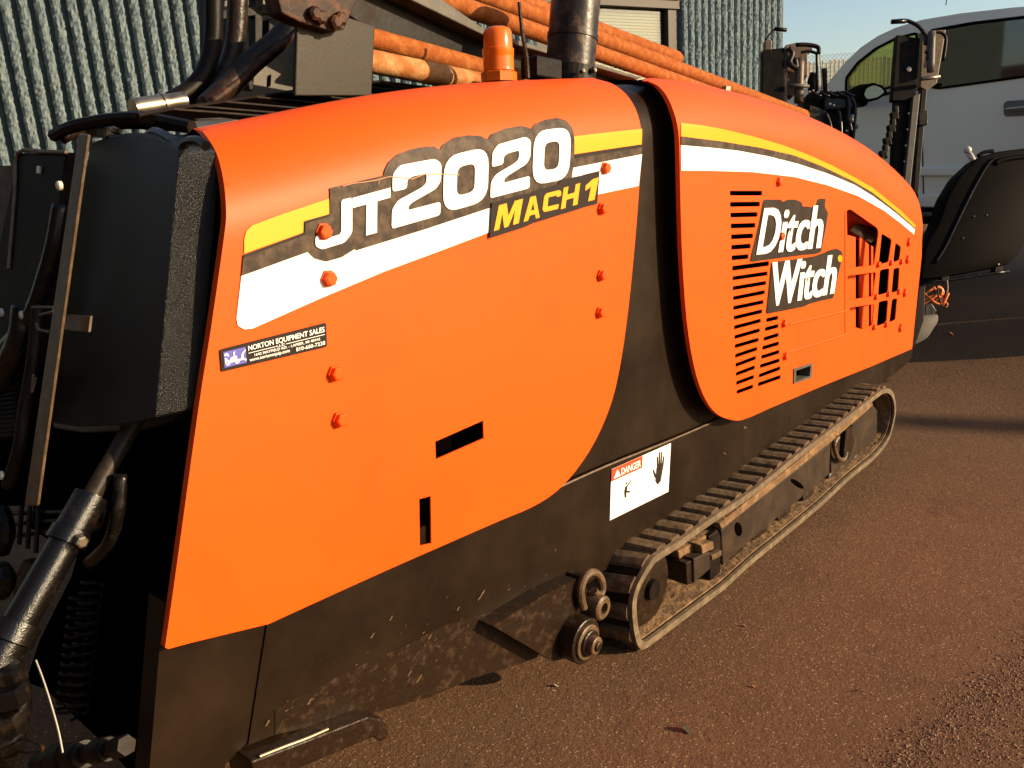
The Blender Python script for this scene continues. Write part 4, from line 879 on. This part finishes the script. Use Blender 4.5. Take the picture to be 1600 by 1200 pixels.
for p in ((38, 492), (4, 488), (5, 742), (96, 290)):
    bm = newbm(); q = RP(*p, -.14); lathe(bm, q, -X3, [(0, .008), (.006, .008), (.008, .005)], 10); obj('hose_clip', bm, KNOB, drill)
for a in ([(50, 480), (84, 480), (84, 487), (62, 492)], [(57, 505), (60, 515), (75, 518)], [(52, 585), (50, 612), (56, 590)]):
    bm = newbm(); tube(bm, [RP(x, y, -.14) for x, y in a], .0025, 5); obj('wire_clip', bm, GREYM, drill)
# hydraulic cylinder
ca = RP(205, 668, -.02); cb = RP(20, 990, -.20); cax = nrm(cb-ca); CL = np.linalg.norm(cb-ca)
def along(f): return ca+(cb-ca)*f
kk = np.linalg.norm(RP(60, 900, -.15)-CM)/F
bm = newbm(); cyl(bm, ca-cax*.05, along(.40), .0155, 24); hc = obj('hydraulic_cylinder', bm, PLATE, drill, smooth=True, auto=40)
bm = newbm(); lathe(bm, along(.36), cax, [(0, .018), (.0, .0285), (.06, .0285), (.062, .032), (.085, .032), (.086, .026)], 28); obj('cylinder_gland', bm, HYD, hc, smooth=True, auto=40)
bm = newbm(); lathe(bm, along(.46), cax, [(0, .0255), (CL*.50, .0255)], 32); obj('cylinder_barrel', bm, HYD, hc, smooth=True, auto=40)
bm = newbm(); lathe(bm, along(.95), cax, [(0, .034), (.03, .036), (.032, .031), (.075, .031), (.076, .024), (.10, .024)], 28); obj('cylinder_end', bm, HYD, hc, smooth=True, auto=40)
bm = newbm(); lathe(bm, along(.55)+np.array([.0, -.03, 0]), -Y3, [(0, .01), (.02, .01), (.022, .007)], 6); obj('grease_fitting', bm, CHROME, hc)
for i, P in enumerate(([(118, 812), (140, 822), (160, 815), (165, 790)], [(140, 880), (170, 850), (185, 800), (190, 740)], [(10, 1050), (6, 1090), (16, 1130), (10, 1180)], [(24, 1060), (30, 1100), (22, 1150), (12, 1190)])):
    bm = newbm(); tube(bm, smoothpts([RP(x, y, -.05 if i < 2 else -.20) for x, y in P], 4), .012 if i < 2 else .017, 12); obj('hydraulic_hose', bm, GLOSSB, drill, smooth=True)
for px, py, r in ((8, 1040, .026), (14, 1072, .024), (12, 1115, .020), (14, 1150, .018)):
    bm = newbm(); lathe(bm, RP(px, py, -.22), np.array([0.1, 0, -1.]), [(0, r*.8), (.004, r), (.028, r), (.032, r*.8)], 6); obj('hose_fitting', bm, GLOSSB, drill)
bm = newbm(); P = [RP(40+27*math.cos(t/18*2*math.pi), 1166+10*math.sin(t/18*2*math.pi)+4*math.cos(t/18*2*math.pi), -.21) for t in range(18)]; tube(bm, P, .0022, 6, True); obj('pull_ring', bm, RUSTD, drill)
for (xa, xb, r) in ((62, 92, .020), (92, 110, .027), (110, 133, .024), (133, 150, .015), (150, 170, .020), (170, 178, .013), (178, 198, .017)):
    a = RP(xa, 1193-(xa-62)*.21, -.08); b_ = RP(xb, 1193-(xb-62)*.21, -.08); bm = newbm(); L_ = np.linalg.norm(b_-a); lathe(bm, a, b_-a, [(0, r*.9), (.003, r), (L_-.003, r), (L_, r*.9)], 20 if r > .018 else 6); obj('coupler_section', bm, DARK, drill, smooth=r > .018, auto=40)
bm = newbm(); tube(bm, smoothpts([RP(x, y, -.16) for x, y in ((56, 1032), (66, 1058), (75, 1085), (84, 1115), (92, 1145), (98, 1176))], 3), .0016, 5); obj('tie_string', bm, STRING, drill)
# shelf bars and return springs seen through the frame
for a, b_ in (((-20, 803), (105, 800)), ((-20, 822), (104, 812)), ((-20, 843), (100, 828))):
    bm = newbm(); tube(bm, [RP(*a, .02), RP(*b_, .02)], .005, 6); obj('shelf_bar', bm, DARK, drill)
for px in (32, 45, 58):
    bm = newbm(); tube(bm, [RP(px+2, 790, .01), RP(px-2, 850+(px-30)*.5, .01)], .005, 6); obj('shelf_bar', bm, DARK, drill)
for (px, py0, py1) in ((140, 905, 1110), (122, 930, 1120)):
    p0 = RP(px+6, py0, .02); p1 = RP(px-18, py1, .02); N_ = 150; P = []
    _, u_, w_ = frame_of(p1-p0)
    for i in range(N_+1): t = i/N_; P.append(p0+(p1-p0)*t+(u_*math.cos(t*13*6.283)+w_*math.sin(t*13*6.283))*.020)
    bm = newbm(); tube(bm, P, .0035, 5); obj('coil_spring', bm, DARK, drill, smooth=True)
for P in ([(0, 800), (8, 830), (0, 860)], [(0, 890), (10, 905), (0, 925)]):
    bm = newbm(); tube(bm, smoothpts([RP(x, y, -.05) for x, y in P], 3), .02, 10); obj('rubber_bumper', bm, GLOSSB, drill)
rprs([(22, 905), (36, 876), (52, 882), (44, 905), (20, 935)], .0, .02, GLOSSB, 'link_plate')
bm = newbm(); f = [S(x, y, .05) for x, y in ((250, 1003), (262, 1006), (262, 935))]; prism(bm, f, [p+Y3*.004 for p in f]); obj('inner_flange', bm, ORANGE, drill)

# ------------------------------------------------------------------ drill frame above the hood
def yp(pts, Y, th, m_, nm, bw=0.003, par=drill):
    bm = newbm(); yprism(bm, pts, Y, th)
    if bw: bevel(bm, bw, 2)
    return obj(nm, bm, m_, par)
yp([(470, -40), (640, -40), (760, 62), (860, 92), (1000, 126), (995, 146), (860, 124), (755, 96), (585, 50), (548, 26)], .56, .06, DARK, 'thrust_frame_rail')
yp([(560, -40), (650, -30), (760, 47), (860, 78), (1003, 121), (996, 124), (860, 85), (760, 57)], .50, .10, GREYM, 'rail_flange')  # grey puts the sky's reflection on the dark rail into its colour
yp([(585, 44), (640, 60), (760, 92), (760, 96), (640, 66), (585, 50)], .53, .05, RUSTD, 'rail_flange')
yp([(464, 38), (500, 30), (538, 25), (586, 40), (581, 150), (461, 150)], .36, .012, PLATE, 'rack_end_plate')
yp([(430, -20), (570, -20), (556, 4), (538, 46), (520, 50), (468, 34), (440, 20)], .33, .05, RUSTD, 'rack_bracket')
for px, py in ((487, 22), (497, 28), (520, 36), (528, 30)):
    bm = newbm(); lathe(bm, S(px, py, .33), -Y3, [(0, .014), (.015, .016), (.02, .01)], 6); obj('bracket_bolt', bm, RUSTD, drill)
yp([(336, 165), (345, 60), (352, -10), (470, -10), (464, 40), (462, 145), (400, 150)], .80, .02, GREYM, 'mast_back_plate')
for P, r, Y, m_ in (([(268, 158), (300, 138), (322, 108), (333, 60), (334, -20)], .021, .60, DARK), ([(285, 162), (318, 150), (352, 112), (368, 62), (372, -20)], .024, .62, BLACKR), ([(322, 168), (352, 140), (392, 98), (440, 56), (476, 0), (486, -30)], .026, .52, BLACKR), ([(330, 160), (372, 128), (410, 92), (452, 58), (478, 36)], .010, .50, RUSTD)):
    bm = newbm(); tube(bm, smoothpts([S(x, y, Y) for x, y in P], 5), r, 14); obj('hydraulic_hose', bm, m_, drill, smooth=True)
for pts in ([(320, -10), (346, -10), (344, 100), (334, 118), (322, 100)], [(322, 18), (445, 4), (444, 20), (322, 34)], [(398, -10), (412, -10), (410, 90), (398, 100)], [(420, 30), (436, 26), (430, 90), (418, 96)], [(330, -14), (470, -20), (470, -8), (330, 0)], [(380, 96), (400, 96), (396, 140), (390, 142)]):
    yp(pts, .70, .03, DARK, 'mast_strut')
for pts in ([(392, 120), (396, 118), (395, 142), (391, 142)], [(420, 118), (424, 116), (423, 134), (419, 136)], [(350, 134), (356, 130), (354, 144)], [(420, 92), (426, 88), (424, 94)], [(436, 70), (446, 66), (442, 82), (437, 80)]):
    yp(pts, .795, .004, VOID, 'plate_slot', 0)
rr0 = S(208, 170, .42); rr1 = S(272, 160, .42)
bm = newbm(); lathe(bm, rr0, rr1-rr0, [(0, .017), (0, .0195), (.058, .0195), (.060, .022), (.066, .022), (.068, .018), (.110, .018), (.112, .012)], 24); obj('chrome_rod_end', bm, CHROME, drill, smooth=True, auto=40)
bm = newbm(); tube(bm, smoothpts([S(x, y, .5) for x, y in ((94, 214), (130, 199), (200, 190), (282, 195))], 4), .015, 12); obj('edge_rubber', bm, BLACKR, drill, smooth=True)
# drill rods lying in the rack: every rod is a thing of its own
def rod(a, b_, Y, r, label, m_=RUST):
    p, q = S(*a, Y), S(*b_, Y); bm = newbm(); L_ = np.linalg.norm(q-p)
    lathe(bm, p, q-p, [(0, r*.55), (0, r), (L_-.16, r), (L_-.15, r*1.06), (L_-.02, r*1.06), (L_-.012, r*.9), (L_, r*.9), (L_, r*.5), (L_-.05, r*.5)], 22, False)
    o = obj('drill_rod', bm, m_, None, smooth=True, auto=40); return tag(o, label, 'drill rod', 'rusty drill rods lying in the machine rack')
rod((600, -64), (1258, 181), .62, .0285, 'rusty drill rod whose free end points at the black post, uppermost at the front')
rod((560, -46), (1250, 193), .56, .0270, 'rusty drill rod just below the longest one, running behind the exhaust pipe')
rod((560, -90), (1060, 92), .72, .0285, 'rusty drill rod at the very top, mostly beyond the frame edge')
rod((520, 45), (980, 166), .50, .0270, 'rusty drill rod behind the amber beacon, upper of the two beside the speckled plate')
rod((520, 84), (960, 172), .44, .0290, 'paler worn drill rod resting on the hood, lowest one beside the speckled plate', mat('pale_worn_rusty_pipe', (0.34, 0.11, 0.028), 0.75, spec=0.2, col2=(0.52, 0.28, 0.11), scale=20, mixlo=0.42, mixhi=0.68, bump=0.5, bscale=120, bdist=0.003))

# ------------------------------------------------------------------ front of the machine: clamps, vise posts, valve bank
FW = RM @ np.array([0, 0, 1.0])
def dp(pts, depth, th, m_, nm, par=drill, bw=0.004, sm=False):
    bm = newbm(); f = [DM(x, y, depth) for x, y in pts]; prism(bm, f, [p+FW*th for p in f])
    if bw: bevel(bm, bw, 2)
    return obj(nm, bm, m_, par, smooth=sm, auto=40 if sm else None)
def dt(P, depth, r, m_, nm, par=drill, sub=4, n=10):
    bm = newbm(); tube(bm, smoothpts([DM(p[0], p[1], depth+(p[2] if len(p) > 2 else 0)) for p in P], sub), r, n); return obj(nm, bm, m_, par, smooth=True)
D1 = 5.5
post1 = dp([(1192, 78), (1226, 74), (1226, 260), (1190, 260)], D1, .06, POSTM, 'clamp_post')
dp([(1226, 74), (1232, 70), (1230, 160), (1226, 160)], D1+.02, .1, BRONZE, 'post_edge', post1)
dp([(1228, 70), (1246, 66), (1270, 68), (1270, 78), (1262, 84), (1262, 118), (1240, 150), (1222, 148), (1226, 90)], D1+.08, .08, BRONZE, 'clamp_jaw', post1)
dt([(1250, 92), (1249, 120), (1248, 160)], D1+.02, .030, BRONZE, 'clamp_cylinder', post1, 2, 18)
dt([(1232, 74), (1238, 84), (1234, 98), (1244, 106), (1242, 92)], D1, .018, BLACKR, 'clamp_link', post1)
dt([(1244, 70), (1262, 70), (1278, 74), (1279, 84)], D1+.02, .014, DARK, 'hose_elbow', post1)
dt([(1252, 82), (1264, 80), (1278, 84)], D1+.02, .010, DARK, 'hose_elbow', post1)
dt([(1232, 133), (1264, 135)], D1-.02, .012, GREYM, 'clamp_pin', post1, 2)
dt([(1196, 62), (1204, 52), (1210, 46), (1216, 44)], D1+.02, .006, DARK, 'release_handle', post1)
dt([(1210, 45), (1229, 47)], D1+.02, .013, DARK, 'handle_grip', post1, 2)
dp([(1196, 62), (1206, 62), (1206, 78), (1196, 78)], D1+.02, .06, BRONZE, 'handle_base', post1)
vb = dp([(1262, 146), (1332, 140), (1336, 190), (1334, 262), (1262, 250), (1256, 170)], D1+.05, .2, POSTM, 'valve_bank', drill, .01)
dp([(1266, 164), (1291, 173), (1290, 206), (1262, 196)], D1, .01, PLATE, 'cover_plate', vb, .001)
dp([(1288, 150), (1330, 148), (1336, 168), (1288, 172)], D1, .06, GLOSSB, 'valve_block', vb, .008)
for k in range(5):
    dt([(1268+k*13, 143), (1276+k*13, 148), (1283+k*13, 150)], D1-.02, .008, GLOSSB, 'valve_spool', vb, 2)
for P, m_, r in (([(1277, 84), (1278, 110), (1279, 142)], STRING, .005), ([(1281, 84), (1283, 112), (1285, 142)], STRING, .004), ([(1276, 82), (1276, 142)], DARK, .008)):
    dt(P, D1+.04, r, m_, 'control_rod', vb, 2)
dt([(1288, 108), (1288, 145)], D1+.10, .020, DARK, 'control_column', vb, 2, 12)
dt([(1272, 116), (1268, 128), (1270, 145)], D1+.10, .028, DARK, 'control_column', vb, 3, 12)
for k, P in enumerate(([(1316, 148), (1332, 156), (1336, 180), (1330, 240)], [(1300, 150), (1322, 150), (1326, 172), (1320, 240)], [(1290, 176), (1298, 200), (1300, 250)], [(1310, 172), (1314, 200), (1312, 250)], [(1324, 180), (1328, 195), (1330, 205)])):
    dt(P, D1-.01*k, .012, GLOSSB, 'hydraulic_hose', vb)
dt([(1331, 180), (1330, 192)], D1-.04, .016, CHROME, 'gauge_end', vb, 2)
for px, py in ((1264, 144), (1270, 142), (1277, 205), (1293, 142), (1302, 165), (1322, 205), (1296, 163)):
    bm = newbm(); lathe(bm, DM(px, py, D1-.03), -FW, [(0, .008), (.008, .008), (.01, .005)], 8); obj('hose_fitting', bm, CHROME, vb)
D2 = 5.35
p2 = dp([(1402, 54), (1438, 60), (1431, 157), (1394, 157)], D2, .05, POSTM, 'vise_post')
dp([(1399, 157), (1424, 157), (1414, 340), (1391, 340)], D2+.02, .05, POSTM, 'lower_post', p2)
dp([(1427, 150), (1438, 146), (1417, 345), (1407, 345)], D2-.02, .04, GREYM, 'post_channel', p2)
dp([(1440, 140), (1449, 138), (1432, 345), (1424, 345)], D2+.01, .05, DARK, 'post_channel', p2)
dp([(1436, 174), (1450, 172), (1450, 194), (1436, 196)], D2-.01, .06, DARK, 'stop_block', p2)
dt([(1393, 34), (1410, 32), (1422, 34), (1436, 42), (1446, 56), (1446, 70)], D2-.02, .012, GLOSSB, 'release_handle', p2)
dt([(1393, 34), (1415, 33)], D2-.02, .015, GLOSSB, 'handle_grip', p2, 2)
dt([(1456, 50), (1455, 80), (1454, 112)], D2-.04, .024, GREYM, 'vise_cylinder', p2, 2, 16)
dp([(1441, 48), (1478, 46), (1470, 95), (1464, 130), (1448, 142), (1438, 136)], D2+.03, .06, BRONZE, 'vise_jaw', p2)
dt([(1460, 50), (1472, 52), (1478, 62), (1474, 95)], D2, .010, DARK, 'vise_hose', p2)
dt([(1440, 123), (1468, 120)], D2-.05, .013, CHROME, 'vise_pin', p2, 2)
dt([(1446, 80), (1452, 84), (1450, 92), (1458, 96)], D2-.04, .013, BLACKR, 'vise_link', p2)
bm = newbm(); lathe(bm, DM(1419, 109, D2-.001), -FW, [(0, .016), (.012, .016), (.014, .010)], 14); obj('plate_bolt', bm, CHROME, p2)
for k in range(13):
    t = k/12; bm = newbm(); lathe(bm, DM(1424-14*t+(-3 if k % 2 else 3), 165+150*t, D2-.0), -FW, [(0, .007), (.006, .006)], 8); obj('post_bolt', bm, KNOB, p2)
for k in range(10):    # chain hanging beside the post
    t = k/9; px = 1399-26*t**1.2; py = 172+90*t; bm = newbm(); box(bm, DM(px, py, D2-.02), (FW, np.cross(FW, (0, 0, 1)), (.25*(-1)**k, .2, 1)), (.02, .022 if k % 2 else .014, .024)); bevel(bm, .005); obj('chain_link', bm, DARK, p2)
# operator seat
D3 = 5.0
seat = dp(rpoly([(1640, 228), (1600, 231), (1560, 236), (1532, 244), (1502, 272), (1482, 305), (1466, 352), (1446, 384), (1438, 436), (1470, 434), (1575, 414), (1592, 398), (1612, 360), (1660, 300)], 6), D3, .16, SEATM, 'operator_seat', drill, .035, True)
dt([(1640, 238), (1600, 240), (1562, 246), (1546, 254), (1524, 290), (1500, 338), (1478, 384), (1462, 410)], D3-.004, .008, GLOSSB, 'seat_rim_highlight', seat)  # gloss tube shaped to stand in for the highlight along the seat rim
dt([(1640, 241), (1600, 245), (1566, 250), (1554, 256)], D3+.01, .020, SEATM, 'seat_roll', seat)
dt([(1528, 244), (1538, 238), (1552, 236)], D3+.0, .012, SEATM, 'seat_knob', seat)
for p in ((1522, 338), (1542, 336), (1505, 372)):
    bm = newbm(); lathe(bm, DM(*p, D3-.002), -FW, [(0, .005), (.004, .004)], 8); obj('seat_rivet', bm, BRONZE, seat)
dt([(1440, 442), (1486, 437), (1530, 430), (1576, 424)], D3+.02, .010, GLOSSB, 'seat_rail', seat, 2)
dp([(1470, 428), (1484, 426), (1482, 440), (1472, 440)], D3+.01, .05, DARK, 'rail_bracket', seat)
dp([(1556, 414), (1568, 412), (1566, 424), (1554, 426)], D3+.01, .05, DARK, 'rail_bracket', seat)
bm = newbm(); lathe(bm, DM(1560, 413, D3), -FW, [(0, .006), (.006, .005)], 8); obj('rail_bolt', bm, KNOB, seat)
dp([(1425, 380), (1446, 384), (1444, 450), (1424, 450)], D3+.06, .3, DARK, 'seat_base', seat)
bm = newbm(); a = DM(1532, 268, D3+.14); b_ = DM(1514, 240, D3+.14); tube(bm, [a, a+(b_-a)*.6, b_], [.013, .016, .019], 14); js = obj('joystick', bm, KNOB, drill, smooth=True)
bm = newbm(); c = DM(1512, 234, D3+.14); lathe(bm, c-np.array([0, 0, .024]), (0, 0, 1), [(0, .006), (.006, .018), (.018, .024), (.032, .022), (.042, .012), (.045, .003)], 18); obj('joystick_knob', bm, KNOB, js, smooth=True)
bm = newbm(); tube(bm, [DM(1528, 276, D3+.13), DM(1510, 242, D3+.13)], .008, 8); obj('lever_shadow_side', bm, DARK, js) if False else bm.free()
# bundle of orange cord and the nose bumper
for k, P in enumerate(([(1442, 462), (1456, 452), (1468, 448), (1474, 458), (1462, 470)], [(1443, 470), (1458, 462), (1472, 466), (1468, 474)], [(1442, 476), (1455, 468), (1465, 458), (1458, 448)], [(1444, 458), (1460, 472), (1470, 476)], [(1462, 448), (1472, 452), (1470, 462)])):
    dt(P, D3-.1-.01*k, .006, ORC, 'cord_bundle')
dt([(1464, 446), (1466, 462), (1472, 478), (1478, 480)], D3-.15, .005, DARK, 'strap')
dt([(1480, 438), (1481, 452), (1478, 464)], D3-.1, .003, STRING, 'wire_lanyard'); dt([(1482, 458), (1474, 476)], D3-.12, .007, ORC, 'lanyard_tag')
dt([(1476+5*math.cos(t), 476+4*math.sin(t)) for t in [i*.7 for i in range(10)]], D3-.12, .003, ORC, 'lanyard_tag')
nb = dp(rpoly([(1420, 500), (1447, 492), (1466, 490), (1467, 502), (1450, 528), (1432, 538), (1414, 540)], 6), 4.75, .3, mat('grey_rubber_bumper', (.075, .06, .045), .6, col2=(.12, .09, .06), scale=12), 'nose_bumper', drill, .02, True)
dp([(1436, 448), (1446, 446), (1444, 500), (1430, 540), (1424, 545)], 4.74, .05, BLACK, 'nose_plate', drill)
dp([(1446, 476), (1456, 474), (1464, 486), (1452, 500), (1444, 498)], 4.78, .08, BLACKR, 'nose_hook', drill)

# ------------------------------------------------------------------ loose stones and scraps on the asphalt
bm = newbm(); rnd = random.Random(3)
def stone(p, r):
    vs = []
    for v in ((1,0,0),(-1,0,0),(0,1,0),(0,-1,0),(0,0,1),(0,0,-.4)):
        vs.append(bm.verts.new(V(np.array(p)+np.array(v)*r*rnd.uniform(.6, 1.25)+np.array([rnd.uniform(-.3, .3)*r, rnd.uniform(-.3, .3)*r, r*.25]))))
    for a, b_, c in ((0,2,4),(2,1,4),(1,3,4),(3,0,4),(2,0,5),(1,2,5),(3,1,5),(0,3,5)): bm.faces.new((vs[a], vs[b_], vs[c]))
for i in range(5200):
    t = rnd.random(); px = 1330+t*330; py = 1235-t*270+abs(rnd.gauss(0, 42))*(1 if rnd.random() < .85 else -.5)
    if rnd.random() < .35: px += rnd.uniform(0, 120); py += rnd.uniform(0, 120)
    q = G(px, py); stone((q[0], q[1], 0), rnd.uniform(.0012, .0032) if rnd.random() < .90 else rnd.uniform(.003, .005))
for i in range(2600):
    px = rnd.uniform(380, 1640); py = rnd.uniform(560, 1230); q = G(px, py)
    if q[1] > -.02: q[1] = -q[1]-.1
    if q[0] < 5.2 and q[1] < YT-.02: stone((q[0], q[1], 0), rnd.uniform(.0006, .0016) if rnd.random() < .95 else rnd.uniform(.002, .0035))
tag(obj('gravel', bm, STONE), kind='stuff')
def scrap(px, py, s_, label, cat, m_, up=1.0, nm='leaf_scrap'):
    q = G(px, py); q[2] = gz(q[0], q[1]); bm = newbm(); a = rnd.uniform(0, 3)
    ax = np.array([math.cos(a), math.sin(a), .2]); ay = np.array([-math.sin(a), math.cos(a), .5*up])
    f = [q+ax*s_*u_+ay*s_*v_+np.array([0, 0, s_*.5+c_*s_]) for u_, v_, c_ in ((-1, -.5, 0), (-.2, -.8, .1), (.9, -.4, .3), (.7, .5, .1), (0, .8, .35), (-.8, .4, .1))]
    prism(bm, f, [p+np.array([0, 0, s_*.12]) for p in f]); tag(obj(nm, bm, m_), label, cat)
scrap(1344, 1081, .009, 'small curled reddish leaf scrap with a long shadow, lower right of the track', 'leaf', LEAF)
scrap(1073, 1143, .012, 'dark flat scrap standing on edge near the bottom of the picture', 'scrap', DKV2, 1.6, 'flat_scrap')
scrap(1163, 979, .006, 'tiny dark chip just outside the near end of the track', 'chip', LEAF, 1, 'wood_chip')
scrap(1177, 1074, .005, 'tiny reddish chip beside a white pebble on the asphalt', 'chip', LEAF, 1, 'wood_chip')
scrap(1480, 580, .022, 'bright orange leaf scrap on the asphalt in front of the machine nose', 'leaf', ORC)
scrap(868, 1073, .007, 'pale chip lying below the pin of the gusset plate', 'chip', STRING, 1, 'wood_chip')
